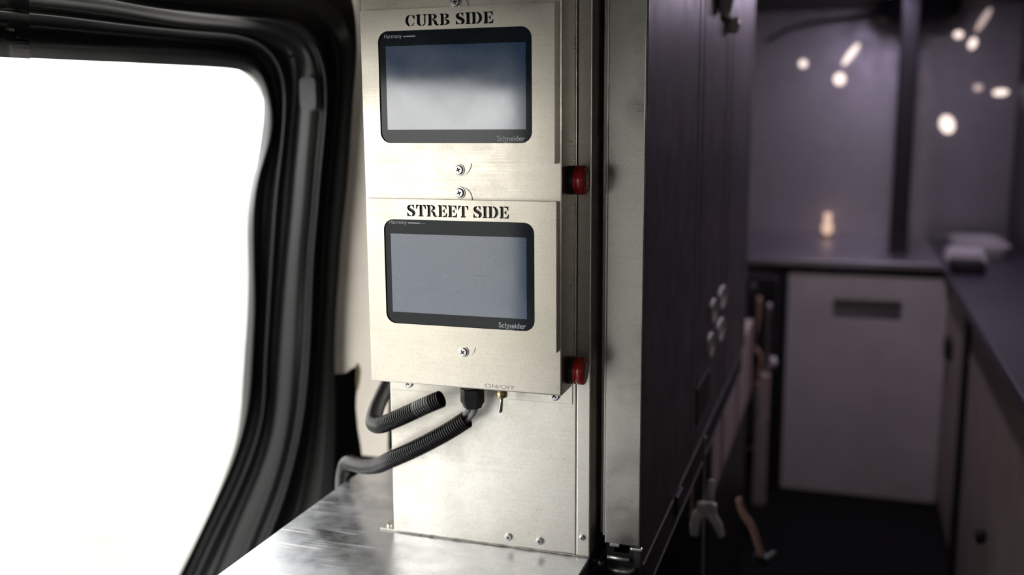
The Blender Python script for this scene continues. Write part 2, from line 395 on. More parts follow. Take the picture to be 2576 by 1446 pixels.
# ---------------------------------------------------------------- door jamb, swept round the opening
JAMB = [
    [(-0.620,-0.086,0.360), (-0.620,-0.066,0.361), (-0.620,-0.045,0.361), (-0.620,-0.024,0.361), (-0.620,-0.002,0.362), (-0.620,0.021,0.362), (-0.620,0.045,0.362), (-0.620,0.070,0.363), (-0.620,0.096,0.363), (-0.620,0.122,0.364), (-0.620,0.150,0.364), (-0.620,0.179,0.364), (-0.620,0.209,0.365), (-0.620,0.240,0.365), (-0.620,0.273,0.366), (-0.620,0.307,0.366), (-0.620,0.342,0.366), (-0.620,0.379,0.366), (-0.620,0.417,0.364), (-0.620,0.438,0.348), (-0.617,0.438,0.327), (-0.617,0.438,0.305), (-0.621,0.438,0.283), (-0.626,0.438,0.260), (-0.631,0.438,0.238), (-0.636,0.438,0.216), (-0.645,0.438,0.194), (-0.651,0.438,0.171), (-0.656,0.438,0.148), (-0.659,0.438,0.125), (-0.661,0.438,0.102), (-0.661,0.438,0.078), (-0.662,0.438,0.055), (-0.662,0.438,0.031), (-0.665,0.438,0.007), (-0.667,0.438,-0.017), (-0.669,0.438,-0.041), (-0.673,0.438,-0.065), (-0.676,0.438,-0.090), (-0.680,0.438,-0.114), (-0.683,0.438,-0.139), (-0.686,0.438,-0.164), (-0.689,0.438,-0.189), (-0.693,0.438,-0.214), (-0.698,0.438,-0.240), (-0.707,0.438,-0.265), (-0.717,0.438,-0.290), (-0.728,0.438,-0.315), (-0.740,0.439,-0.341), (-0.753,0.439,-0.366), (-0.766,0.438,-0.391), (-0.780,0.438,-0.417), (-0.795,0.438,-0.443), (-0.810,0.438,-0.469), (-0.825,0.439,-0.495), (-0.841,0.438,-0.521)],
    [(-0.603,-0.102,0.374), (-0.603,-0.082,0.374), (-0.603,-0.062,0.375), (-0.603,-0.040,0.375), (-0.603,-0.018,0.376), (-0.603,0.004,0.376), (-0.603,0.028,0.377), (-0.603,0.052,0.377), (-0.603,0.078,0.378), (-0.603,0.104,0.378), (-0.603,0.131,0.379), (-0.603,0.160,0.380), (-0.603,0.190,0.380), (-0.603,0.221,0.381), (-0.603,0.253,0.381), (-0.603,0.287,0.382), (-0.603,0.322,0.382), (-0.603,0.358,0.381), (-0.603,0.394,0.376), (-0.603,0.415,0.360), (-0.603,0.425,0.340), (-0.599,0.425,0.318), (-0.599,0.425,0.296), (-0.601,0.425,0.274), (-0.605,0.425,0.252), (-0.614,0.425,0.230), (-0.624,0.425,0.209), (-0.631,0.425,0.187), (-0.636,0.425,0.164), (-0.640,0.425,0.141), (-0.642,0.425,0.118), (-0.643,0.425,0.095), (-0.644,0.425,0.071), (-0.645,0.425,0.048), (-0.646,0.425,0.024), (-0.647,0.425,0.000), (-0.648,0.425,-0.024), (-0.651,0.425,-0.048), (-0.654,0.425,-0.072), (-0.657,0.425,-0.096), (-0.660,0.425,-0.121), (-0.663,0.425,-0.146), (-0.667,0.425,-0.171), (-0.671,0.425,-0.196), (-0.678,0.425,-0.221), (-0.686,0.425,-0.246), (-0.696,0.425,-0.271), (-0.708,0.425,-0.296), (-0.720,0.425,-0.321), (-0.734,0.425,-0.346), (-0.747,0.425,-0.371), (-0.761,0.425,-0.396), (-0.775,0.425,-0.422), (-0.790,0.425,-0.448), (-0.805,0.425,-0.474), (-0.820,0.425,-0.500)],
    [(-0.601,-0.102,0.382), (-0.601,-0.083,0.382), (-0.601,-0.062,0.383), (-0.601,-0.041,0.383), (-0.601,-0.019,0.384), (-0.601,0.004,0.385), (-0.601,0.027,0.385), (-0.601,0.052,0.386), (-0.601,0.077,0.386), (-0.601,0.104,0.387), (-0.601,0.131,0.388), (-0.601,0.160,0.388), (-0.601,0.190,0.389), (-0.601,0.221,0.389), (-0.601,0.253,0.390), (-0.601,0.287,0.391), (-0.601,0.322,0.391), (-0.601,0.359,0.390), (-0.601,0.393,0.384), (-0.601,0.415,0.367), (-0.601,0.427,0.347), (-0.596,0.427,0.325), (-0.593,0.427,0.303), (-0.592,0.427,0.281), (-0.597,0.427,0.259), (-0.608,0.427,0.238), (-0.618,0.427,0.216), (-0.626,0.427,0.194), (-0.632,0.427,0.172), (-0.636,0.427,0.149), (-0.638,0.427,0.125), (-0.639,0.427,0.102), (-0.640,0.427,0.079), (-0.641,0.427,0.055), (-0.642,0.427,0.031), (-0.642,0.427,0.007), (-0.643,0.427,-0.017), (-0.646,0.427,-0.041), (-0.649,0.427,-0.065), (-0.652,0.427,-0.090), (-0.654,0.427,-0.114), (-0.657,0.427,-0.139), (-0.661,0.427,-0.164), (-0.665,0.427,-0.189), (-0.673,0.427,-0.214), (-0.682,0.427,-0.239), (-0.692,0.427,-0.264), (-0.704,0.427,-0.289), (-0.716,0.427,-0.314), (-0.730,0.427,-0.339), (-0.744,0.427,-0.364), (-0.758,0.427,-0.390), (-0.772,0.427,-0.415), (-0.786,0.427,-0.441), (-0.801,0.427,-0.467), (-0.815,0.427,-0.494)],
    [(-0.604,-0.098,0.394), (-0.604,-0.078,0.394), (-0.604,-0.057,0.395), (-0.604,-0.035,0.396), (-0.604,-0.012,0.396), (-0.604,0.011,0.396), (-0.604,0.035,0.397), (-0.604,0.060,0.397), (-0.604,0.086,0.397), (-0.604,0.113,0.398), (-0.604,0.142,0.398), (-0.604,0.171,0.399), (-0.604,0.202,0.399), (-0.604,0.234,0.400), (-0.604,0.267,0.400), (-0.604,0.302,0.401), (-0.604,0.339,0.402), (-0.604,0.377,0.401), (-0.604,0.412,0.393), (-0.604,0.436,0.378), (-0.604,0.452,0.358), (-0.600,0.452,0.335), (-0.598,0.452,0.313), (-0.599,0.452,0.290), (-0.603,0.452,0.267), (-0.610,0.452,0.244), (-0.618,0.452,0.221), (-0.625,0.452,0.198), (-0.630,0.452,0.175), (-0.634,0.452,0.151), (-0.637,0.452,0.127), (-0.639,0.452,0.103), (-0.641,0.452,0.078), (-0.643,0.452,0.054), (-0.645,0.452,0.029), (-0.646,0.452,0.005), (-0.648,0.452,-0.020), (-0.651,0.452,-0.045), (-0.654,0.452,-0.070), (-0.657,0.452,-0.096), (-0.660,0.452,-0.121), (-0.663,0.452,-0.147), (-0.666,0.452,-0.172), (-0.670,0.452,-0.198), (-0.676,0.452,-0.224), (-0.686,0.452,-0.250), (-0.697,0.452,-0.276), (-0.709,0.452,-0.302), (-0.722,0.452,-0.328), (-0.735,0.452,-0.354), (-0.750,0.452,-0.380), (-0.765,0.452,-0.406), (-0.779,0.452,-0.433), (-0.794,0.452,-0.460), (-0.809,0.452,-0.487), (-0.824,0.452,-0.515)],
    [(-0.580,-0.122,0.401), (-0.580,-0.101,0.402), (-0.580,-0.081,0.402), (-0.580,-0.059,0.403), (-0.580,-0.037,0.403), (-0.580,-0.014,0.403), (-0.580,0.010,0.403), (-0.580,0.035,0.403), (-0.580,0.060,0.403), (-0.580,0.087,0.404), (-0.580,0.115,0.404), (-0.580,0.145,0.404), (-0.580,0.175,0.405), (-0.580,0.207,0.405), (-0.580,0.241,0.406), (-0.580,0.276,0.407), (-0.580,0.313,0.408), (-0.580,0.350,0.407), (-0.580,0.384,0.399), (-0.580,0.411,0.385), (-0.580,0.430,0.366), (-0.580,0.436,0.343), (-0.580,0.436,0.320), (-0.581,0.436,0.297), (-0.585,0.436,0.274), (-0.589,0.436,0.251), (-0.594,0.436,0.228), (-0.600,0.436,0.204), (-0.604,0.436,0.181), (-0.608,0.436,0.157), (-0.611,0.436,0.133), (-0.614,0.436,0.109), (-0.617,0.436,0.084), (-0.620,0.436,0.060), (-0.622,0.436,0.035), (-0.625,0.436,0.010), (-0.628,0.436,-0.015), (-0.631,0.436,-0.040), (-0.634,0.436,-0.065), (-0.637,0.436,-0.091), (-0.640,0.436,-0.116), (-0.642,0.436,-0.142), (-0.644,0.436,-0.168), (-0.649,0.436,-0.194), (-0.654,0.436,-0.220), (-0.664,0.436,-0.246), (-0.675,0.436,-0.272), (-0.687,0.436,-0.298), (-0.699,0.436,-0.324), (-0.713,0.436,-0.351), (-0.728,0.436,-0.377), (-0.743,0.436,-0.403), (-0.758,0.436,-0.430), (-0.773,0.436,-0.457), (-0.788,0.436,-0.484), (-0.803,0.436,-0.512)],
    [(-0.561,-0.140,0.402), (-0.561,-0.121,0.403), (-0.561,-0.100,0.403), (-0.561,-0.079,0.404), (-0.561,-0.057,0.404), (-0.561,-0.035,0.404), (-0.561,-0.011,0.404), (-0.561,0.013,0.404), (-0.561,0.039,0.404), (-0.561,0.065,0.404), (-0.561,0.093,0.404), (-0.561,0.122,0.405), (-0.561,0.152,0.405), (-0.561,0.183,0.406), (-0.561,0.216,0.407), (-0.561,0.251,0.408), (-0.561,0.287,0.409), (-0.561,0.324,0.408), (-0.561,0.358,0.400), (-0.561,0.385,0.386), (-0.561,0.404,0.367), (-0.561,0.410,0.345), (-0.561,0.410,0.323), (-0.563,0.410,0.300), (-0.566,0.410,0.277), (-0.569,0.410,0.254), (-0.574,0.410,0.231), (-0.579,0.410,0.208), (-0.583,0.410,0.184), (-0.587,0.410,0.161), (-0.590,0.410,0.137), (-0.593,0.410,0.113), (-0.596,0.410,0.089), (-0.599,0.410,0.065), (-0.602,0.410,0.040), (-0.605,0.410,0.016), (-0.608,0.410,-0.009), (-0.611,0.410,-0.034), (-0.614,0.410,-0.059), (-0.617,0.410,-0.084), (-0.621,0.410,-0.109), (-0.622,0.410,-0.134), (-0.624,0.410,-0.160), (-0.628,0.410,-0.186), (-0.633,0.410,-0.211), (-0.643,0.410,-0.237), (-0.653,0.410,-0.263), (-0.665,0.410,-0.288), (-0.678,0.410,-0.314), (-0.691,0.410,-0.340), (-0.706,0.410,-0.366), (-0.721,0.410,-0.392), (-0.736,0.410,-0.418), (-0.750,0.410,-0.445), (-0.765,0.410,-0.472), (-0.780,0.410,-0.499)],
    [(-0.560,-0.140,0.408), (-0.560,-0.121,0.409), (-0.560,-0.100,0.409), (-0.560,-0.079,0.410), (-0.560,-0.057,0.410), (-0.560,-0.034,0.410), (-0.560,-0.011,0.410), (-0.560,0.014,0.410), (-0.560,0.039,0.410), (-0.560,0.066,0.410), (-0.560,0.093,0.410), (-0.560,0.122,0.410), (-0.560,0.152,0.410), (-0.560,0.184,0.411), (-0.560,0.217,0.412), (-0.560,0.252,0.413), (-0.560,0.288,0.414), (-0.560,0.325,0.413), (-0.560,0.361,0.407), (-0.560,0.391,0.395), (-0.560,0.414,0.378), (-0.560,0.424,0.357), (-0.560,0.424,0.334), (-0.562,0.424,0.311), (-0.565,0.424,0.288), (-0.569,0.424,0.265), (-0.573,0.424,0.242), (-0.577,0.424,0.218), (-0.581,0.424,0.195), (-0.585,0.424,0.171), (-0.588,0.424,0.147), (-0.591,0.424,0.123), (-0.595,0.424,0.098), (-0.598,0.424,0.074), (-0.601,0.424,0.049), (-0.604,0.424,0.025), (-0.608,0.424,-0.000), (-0.611,0.424,-0.025), (-0.614,0.424,-0.050), (-0.618,0.424,-0.076), (-0.621,0.424,-0.101), (-0.623,0.424,-0.127), (-0.625,0.424,-0.153), (-0.630,0.424,-0.179), (-0.634,0.424,-0.205), (-0.642,0.424,-0.231), (-0.651,0.424,-0.257), (-0.662,0.424,-0.283), (-0.674,0.424,-0.309), (-0.687,0.424,-0.336), (-0.701,0.424,-0.362), (-0.715,0.424,-0.388), (-0.730,0.424,-0.415), (-0.744,0.424,-0.442), (-0.758,0.424,-0.469), (-0.773,0.424,-0.497)],
    [(-0.552,-0.148,0.415), (-0.552,-0.129,0.416), (-0.552,-0.108,0.416), (-0.552,-0.087,0.416), (-0.552,-0.066,0.417), (-0.552,-0.043,0.417), (-0.552,-0.019,0.417), (-0.552,0.005,0.417), (-0.552,0.030,0.417), (-0.552,0.056,0.417), (-0.552,0.084,0.416), (-0.552,0.112,0.416), (-0.552,0.142,0.415), (-0.552,0.174,0.416), (-0.552,0.207,0.417), (-0.552,0.241,0.418), (-0.552,0.278,0.419), (-0.552,0.315,0.418), (-0.552,0.352,0.415), (-0.552,0.387,0.406), (-0.552,0.415,0.392), (-0.552,0.430,0.372), (-0.552,0.432,0.350), (-0.554,0.432,0.327), (-0.558,0.432,0.303), (-0.561,0.432,0.280), (-0.565,0.432,0.257), (-0.569,0.432,0.233), (-0.572,0.432,0.209), (-0.576,0.432,0.185), (-0.579,0.432,0.161), (-0.582,0.432,0.137), (-0.586,0.432,0.113), (-0.590,0.432,0.088), (-0.594,0.432,0.064), (-0.597,0.432,0.039), (-0.601,0.432,0.014), (-0.605,0.432,-0.012), (-0.608,0.432,-0.037), (-0.612,0.432,-0.062), (-0.615,0.432,-0.088), (-0.618,0.432,-0.114), (-0.620,0.432,-0.140), (-0.624,0.432,-0.166), (-0.628,0.432,-0.192), (-0.634,0.432,-0.219), (-0.641,0.432,-0.245), (-0.650,0.432,-0.272), (-0.662,0.432,-0.298), (-0.673,0.432,-0.325), (-0.687,0.432,-0.351), (-0.701,0.432,-0.378), (-0.714,0.432,-0.405), (-0.728,0.432,-0.432), (-0.741,0.432,-0.460), (-0.755,0.432,-0.488)],
    [(-0.540,-0.159,0.420), (-0.540,-0.140,0.420), (-0.540,-0.120,0.420), (-0.540,-0.099,0.420), (-0.540,-0.078,0.421), (-0.540,-0.055,0.421), (-0.540,-0.032,0.421), (-0.540,-0.008,0.422), (-0.540,0.017,0.421), (-0.540,0.043,0.421), (-0.540,0.070,0.420), (-0.540,0.098,0.419), (-0.540,0.128,0.419), (-0.540,0.159,0.419), (-0.540,0.192,0.420), (-0.540,0.226,0.421), (-0.540,0.262,0.422), (-0.540,0.299,0.421), (-0.540,0.337,0.420), (-0.540,0.375,0.413), (-0.540,0.406,0.402), (-0.539,0.424,0.383), (-0.537,0.424,0.360), (-0.540,0.424,0.338), (-0.544,0.424,0.315), (-0.548,0.424,0.291), (-0.551,0.424,0.268), (-0.554,0.424,0.245), (-0.558,0.424,0.221), (-0.561,0.424,0.197), (-0.564,0.424,0.173), (-0.567,0.424,0.149), (-0.571,0.424,0.125), (-0.576,0.424,0.101), (-0.580,0.424,0.076), (-0.584,0.424,0.051), (-0.587,0.424,0.027), (-0.592,0.424,0.002), (-0.595,0.424,-0.024), (-0.598,0.424,-0.049), (-0.601,0.424,-0.074), (-0.605,0.424,-0.100), (-0.608,0.424,-0.126), (-0.612,0.424,-0.152), (-0.615,0.424,-0.178), (-0.620,0.424,-0.205), (-0.625,0.424,-0.231), (-0.632,0.424,-0.258), (-0.643,0.424,-0.284), (-0.654,0.424,-0.311), (-0.667,0.424,-0.337), (-0.680,0.424,-0.364), (-0.693,0.424,-0.390), (-0.706,0.424,-0.418), (-0.718,0.424,-0.445), (-0.731,0.424,-0.473)],
    [(-0.514,-0.160,0.421), (-0.514,-0.140,0.421), (-0.514,-0.120,0.421), (-0.514,-0.100,0.420), (-0.514,-0.078,0.420), (-0.514,-0.056,0.420), (-0.514,-0.032,0.420), (-0.514,-0.008,0.420), (-0.514,0.017,0.419), (-0.514,0.044,0.419), (-0.514,0.072,0.419), (-0.514,0.101,0.419), (-0.514,0.131,0.420), (-0.514,0.163,0.420), (-0.514,0.196,0.422), (-0.514,0.232,0.423), (-0.514,0.268,0.424), (-0.514,0.306,0.423), (-0.514,0.343,0.419), (-0.514,0.376,0.409), (-0.514,0.402,0.394), (-0.514,0.416,0.374), (-0.514,0.420,0.352), (-0.516,0.420,0.329), (-0.519,0.420,0.307), (-0.523,0.420,0.284), (-0.526,0.420,0.260), (-0.530,0.420,0.237), (-0.533,0.420,0.214), (-0.536,0.420,0.190), (-0.539,0.420,0.167), (-0.542,0.420,0.143), (-0.547,0.420,0.119), (-0.551,0.420,0.095), (-0.554,0.420,0.070), (-0.557,0.420,0.046), (-0.560,0.420,0.021), (-0.563,0.420,-0.003), (-0.566,0.420,-0.028), (-0.568,0.420,-0.053), (-0.571,0.420,-0.079), (-0.575,0.420,-0.104), (-0.578,0.420,-0.130), (-0.582,0.420,-0.155), (-0.585,0.420,-0.181), (-0.591,0.420,-0.207), (-0.596,0.420,-0.234), (-0.604,0.420,-0.260), (-0.613,0.420,-0.286), (-0.623,0.420,-0.313), (-0.634,0.420,-0.339), (-0.647,0.420,-0.365), (-0.660,0.420,-0.392), (-0.672,0.420,-0.419), (-0.685,0.420,-0.446), (-0.698,0.420,-0.474)],
    [(-0.505,-0.151,0.424), (-0.505,-0.131,0.423), (-0.505,-0.111,0.423), (-0.505,-0.090,0.422), (-0.505,-0.068,0.421), (-0.505,-0.045,0.420), (-0.505,-0.021,0.420), (-0.505,0.004,0.420), (-0.505,0.029,0.419), (-0.505,0.057,0.420), (-0.505,0.085,0.420), (-0.505,0.115,0.421), (-0.505,0.146,0.422), (-0.505,0.179,0.423), (-0.505,0.214,0.424), (-0.505,0.250,0.426), (-0.505,0.288,0.427), (-0.505,0.327,0.426), (-0.505,0.363,0.420), (-0.505,0.394,0.407), (-0.505,0.415,0.390), (-0.505,0.426,0.369), (-0.505,0.430,0.347), (-0.506,0.430,0.324), (-0.508,0.430,0.301), (-0.512,0.430,0.278), (-0.515,0.430,0.255), (-0.519,0.430,0.232), (-0.523,0.430,0.208), (-0.526,0.430,0.184), (-0.529,0.430,0.161), (-0.532,0.430,0.137), (-0.536,0.430,0.113), (-0.540,0.430,0.089), (-0.543,0.430,0.064), (-0.545,0.430,0.040), (-0.548,0.430,0.015), (-0.550,0.430,-0.010), (-0.552,0.430,-0.035), (-0.554,0.430,-0.060), (-0.558,0.430,-0.085), (-0.561,0.430,-0.111), (-0.564,0.430,-0.136), (-0.568,0.430,-0.162), (-0.572,0.430,-0.188), (-0.578,0.430,-0.214), (-0.584,0.430,-0.240), (-0.592,0.430,-0.266), (-0.600,0.430,-0.293), (-0.610,0.430,-0.319), (-0.620,0.430,-0.346), (-0.632,0.430,-0.373), (-0.644,0.430,-0.399), (-0.657,0.430,-0.426), (-0.670,0.430,-0.453), (-0.683,0.430,-0.481)],
    [(-0.485,-0.165,0.422), (-0.485,-0.146,0.421), (-0.485,-0.126,0.421), (-0.485,-0.105,0.420), (-0.485,-0.083,0.419), (-0.485,-0.061,0.418), (-0.485,-0.037,0.417), (-0.485,-0.013,0.417), (-0.485,0.013,0.416), (-0.485,0.040,0.417), (-0.485,0.068,0.418), (-0.485,0.098,0.419), (-0.485,0.129,0.420), (-0.485,0.161,0.421), (-0.485,0.195,0.423), (-0.485,0.231,0.424), (-0.485,0.269,0.426), (-0.485,0.307,0.425), (-0.485,0.342,0.417), (-0.485,0.371,0.404), (-0.485,0.391,0.386), (-0.485,0.400,0.365), (-0.485,0.404,0.343), (-0.486,0.404,0.321), (-0.488,0.404,0.299), (-0.491,0.404,0.276), (-0.494,0.404,0.253), (-0.498,0.404,0.231), (-0.502,0.404,0.208), (-0.505,0.404,0.184), (-0.508,0.404,0.161), (-0.511,0.404,0.138), (-0.515,0.404,0.114), (-0.519,0.404,0.091), (-0.521,0.404,0.067), (-0.524,0.404,0.043), (-0.526,0.404,0.018), (-0.528,0.404,-0.006), (-0.530,0.404,-0.030), (-0.532,0.404,-0.055), (-0.535,0.404,-0.080), (-0.538,0.404,-0.105), (-0.541,0.404,-0.130), (-0.545,0.404,-0.155), (-0.549,0.404,-0.180), (-0.555,0.404,-0.206), (-0.561,0.404,-0.232), (-0.569,0.404,-0.257), (-0.577,0.404,-0.283), (-0.586,0.404,-0.309), (-0.595,0.404,-0.335), (-0.607,0.404,-0.362), (-0.619,0.404,-0.388), (-0.631,0.404,-0.414), (-0.644,0.404,-0.441), (-0.658,0.404,-0.467)],
    [(-0.487,-0.143,0.432), (-0.487,-0.123,0.431), (-0.487,-0.102,0.430), (-0.487,-0.081,0.429), (-0.487,-0.059,0.429), (-0.487,-0.036,0.428), (-0.487,-0.012,0.427), (-0.487,0.012,0.427), (-0.487,0.039,0.426), (-0.487,0.066,0.427), (-0.487,0.095,0.428), (-0.487,0.125,0.429), (-0.487,0.157,0.431), (-0.487,0.190,0.432), (-0.487,0.225,0.433), (-0.487,0.261,0.434), (-0.487,0.299,0.434), (-0.487,0.338,0.433), (-0.487,0.373,0.425), (-0.487,0.402,0.412), (-0.487,0.419,0.393), (-0.487,0.426,0.372), (-0.487,0.428,0.350), (-0.488,0.428,0.328), (-0.490,0.428,0.305), (-0.494,0.428,0.283), (-0.498,0.428,0.260), (-0.501,0.428,0.237), (-0.505,0.428,0.215), (-0.508,0.428,0.192), (-0.512,0.428,0.168), (-0.515,0.428,0.145), (-0.518,0.428,0.122), (-0.522,0.428,0.098), (-0.524,0.428,0.074), (-0.527,0.428,0.050), (-0.529,0.428,0.026), (-0.531,0.428,0.002), (-0.533,0.428,-0.022), (-0.535,0.428,-0.047), (-0.538,0.428,-0.072), (-0.541,0.428,-0.096), (-0.544,0.428,-0.121), (-0.548,0.428,-0.147), (-0.551,0.428,-0.172), (-0.556,0.428,-0.197), (-0.561,0.428,-0.223), (-0.568,0.428,-0.248), (-0.574,0.428,-0.274), (-0.582,0.428,-0.300), (-0.590,0.428,-0.326), (-0.599,0.428,-0.352), (-0.609,0.428,-0.379), (-0.620,0.428,-0.405), (-0.632,0.428,-0.431), (-0.643,0.428,-0.458)],
    [(-0.483,-0.124,0.441), (-0.483,-0.104,0.441), (-0.483,-0.084,0.440), (-0.483,-0.062,0.440), (-0.483,-0.040,0.439), (-0.483,-0.017,0.438), (-0.483,0.008,0.438), (-0.483,0.033,0.437), (-0.483,0.059,0.437), (-0.483,0.087,0.438), (-0.483,0.117,0.439), (-0.483,0.147,0.441), (-0.483,0.180,0.442), (-0.483,0.213,0.443), (-0.483,0.248,0.445), (-0.483,0.285,0.444), (-0.483,0.322,0.443), (-0.483,0.362,0.441), (-0.483,0.396,0.432), (-0.483,0.426,0.420), (-0.483,0.438,0.400), (-0.481,0.440,0.379), (-0.482,0.440,0.357), (-0.483,0.440,0.335), (-0.485,0.440,0.313), (-0.489,0.440,0.291), (-0.493,0.440,0.269), (-0.497,0.440,0.246), (-0.500,0.440,0.224), (-0.503,0.440,0.201), (-0.507,0.440,0.178), (-0.510,0.440,0.155), (-0.513,0.440,0.132), (-0.516,0.440,0.109), (-0.519,0.440,0.085), (-0.521,0.440,0.062), (-0.523,0.440,0.038), (-0.525,0.440,0.014), (-0.527,0.440,-0.010), (-0.530,0.440,-0.034), (-0.533,0.440,-0.058), (-0.535,0.440,-0.083), (-0.538,0.440,-0.107), (-0.541,0.440,-0.132), (-0.544,0.440,-0.157), (-0.548,0.440,-0.182), (-0.552,0.440,-0.207), (-0.557,0.440,-0.232), (-0.562,0.440,-0.258), (-0.567,0.440,-0.283), (-0.574,0.440,-0.309), (-0.581,0.440,-0.335), (-0.588,0.440,-0.361), (-0.597,0.440,-0.387), (-0.607,0.440,-0.413), (-0.617,0.440,-0.439)],
    [(-0.472,-0.123,0.446), (-0.472,-0.103,0.445), (-0.472,-0.082,0.445), (-0.472,-0.061,0.444), (-0.472,-0.039,0.444), (-0.472,-0.015,0.443), (-0.472,0.009,0.443), (-0.472,0.034,0.442), (-0.472,0.060,0.442), (-0.472,0.088,0.443), (-0.472,0.118,0.445), (-0.472,0.148,0.446), (-0.472,0.180,0.447), (-0.472,0.214,0.448), (-0.472,0.249,0.450), (-0.472,0.284,0.448), (-0.472,0.322,0.447), (-0.472,0.361,0.445), (-0.472,0.394,0.435), (-0.472,0.424,0.423), (-0.471,0.432,0.403), (-0.469,0.432,0.382), (-0.470,0.432,0.361), (-0.472,0.432,0.339), (-0.474,0.432,0.317), (-0.478,0.432,0.296), (-0.482,0.432,0.274), (-0.485,0.432,0.252), (-0.489,0.432,0.230), (-0.492,0.432,0.208), (-0.495,0.432,0.185), (-0.498,0.432,0.163), (-0.501,0.432,0.140), (-0.504,0.432,0.117), (-0.506,0.432,0.094), (-0.509,0.432,0.071), (-0.511,0.432,0.048), (-0.513,0.432,0.025), (-0.515,0.432,0.001), (-0.518,0.432,-0.022), (-0.520,0.432,-0.046), (-0.523,0.432,-0.070), (-0.526,0.432,-0.094), (-0.528,0.432,-0.118), (-0.531,0.432,-0.142), (-0.534,0.432,-0.167), (-0.538,0.432,-0.192), (-0.541,0.432,-0.216), (-0.545,0.432,-0.241), (-0.549,0.432,-0.266), (-0.555,0.432,-0.292), (-0.560,0.432,-0.317), (-0.566,0.432,-0.343), (-0.573,0.432,-0.368), (-0.582,0.432,-0.394), (-0.591,0.432,-0.420)],
    [(-0.456,-0.111,0.458), (-0.456,-0.091,0.459), (-0.456,-0.069,0.459), (-0.456,-0.047,0.459), (-0.456,-0.024,0.459), (-0.456,-0.001,0.460), (-0.456,0.024,0.460), (-0.456,0.050,0.460), (-0.456,0.077,0.461), (-0.456,0.106,0.462), (-0.456,0.135,0.463), (-0.456,0.166,0.464), (-0.456,0.199,0.465), (-0.456,0.233,0.466), (-0.456,0.268,0.467), (-0.456,0.304,0.465), (-0.456,0.342,0.463), (-0.456,0.381,0.460), (-0.456,0.404,0.447), (-0.456,0.423,0.432), (-0.453,0.424,0.411), (-0.452,0.424,0.390), (-0.454,0.424,0.369), (-0.456,0.424,0.348), (-0.459,0.424,0.327), (-0.462,0.424,0.306), (-0.465,0.424,0.285), (-0.468,0.424,0.264), (-0.471,0.424,0.242), (-0.474,0.424,0.220), (-0.477,0.424,0.198), (-0.480,0.424,0.176), (-0.482,0.424,0.154), (-0.486,0.424,0.132), (-0.489,0.424,0.110), (-0.492,0.424,0.087), (-0.494,0.424,0.065), (-0.496,0.424,0.042), (-0.499,0.424,0.019), (-0.502,0.424,-0.004), (-0.504,0.424,-0.027), (-0.507,0.424,-0.050), (-0.509,0.424,-0.074), (-0.511,0.424,-0.097), (-0.513,0.424,-0.121), (-0.515,0.424,-0.145), (-0.517,0.424,-0.168), (-0.519,0.424,-0.192), (-0.521,0.424,-0.217), (-0.524,0.424,-0.241), (-0.527,0.424,-0.265), (-0.530,0.424,-0.290), (-0.533,0.424,-0.315), (-0.538,0.424,-0.340), (-0.544,0.424,-0.365), (-0.549,0.424,-0.390)],
    [(-0.452,-0.085,0.474), (-0.452,-0.063,0.475), (-0.452,-0.041,0.476), (-0.452,-0.018,0.477), (-0.452,0.006,0.478), (-0.452,0.031,0.479), (-0.452,0.057,0.481), (-0.452,0.084,0.482), (-0.452,0.112,0.483), (-0.452,0.142,0.484), (-0.452,0.172,0.485), (-0.452,0.204,0.485), (-0.452,0.238,0.486), (-0.452,0.273,0.487), (-0.452,0.309,0.487), (-0.452,0.346,0.485), (-0.452,0.384,0.482), (-0.452,0.425,0.479), (-0.450,0.432,0.461), (-0.445,0.432,0.441), (-0.444,0.432,0.420), (-0.445,0.432,0.400), (-0.446,0.432,0.379), (-0.449,0.432,0.358), (-0.452,0.432,0.338), (-0.455,0.432,0.317), (-0.457,0.432,0.296), (-0.460,0.432,0.275), (-0.462,0.432,0.253), (-0.465,0.432,0.232), (-0.467,0.432,0.210), (-0.470,0.432,0.189), (-0.473,0.432,0.167), (-0.476,0.432,0.145), (-0.481,0.432,0.123), (-0.484,0.432,0.101), (-0.486,0.432,0.079), (-0.489,0.432,0.056), (-0.492,0.432,0.034), (-0.494,0.432,0.011), (-0.497,0.432,-0.012), (-0.500,0.432,-0.034), (-0.501,0.432,-0.058), (-0.503,0.432,-0.081), (-0.504,0.432,-0.104), (-0.505,0.432,-0.127), (-0.506,0.432,-0.151), (-0.506,0.432,-0.174), (-0.507,0.432,-0.198), (-0.507,0.432,-0.222), (-0.508,0.432,-0.246), (-0.509,0.432,-0.270), (-0.510,0.432,-0.294), (-0.512,0.432,-0.318), (-0.515,0.432,-0.343), (-0.518,0.432,-0.368)],
]
jamb = thing('door_1', (-.58, .30, -.21), 'glossy black van door jamb curving round the bright open doorway', 'door frame', kind='structure')
def smooth_curve(pts, passes):
    for _ in range(passes):
        pts = [pts[0]] + [tuple((a[i] + 2 * b[i] + c[i]) / 4 for i in range(3)) for a, b, c in zip(pts, pts[1:], pts[2:])] + [pts[-1]]
    return pts
rows = []
for pts in JAMB:
    pts = smooth_curve(pts, 2)
    x0, y0, z0 = pts[0]; e, p = Vector(pts[-1]), Vector(pts[-5])
    g = (e - p) / (p.z - e.z)
    ext = [tuple(e + g * d) for d in (.08, .18, .30)]
    rows.append([(x0, -2.30, z0), (x0, -1.40, z0), (x0, -.90, z0), (x0, -.60, z0)] + list(pts) + ext + [(ext[-1][0], ext[-1][1], -.80), (ext[-1][0], ext[-1][1], FLOOR)])
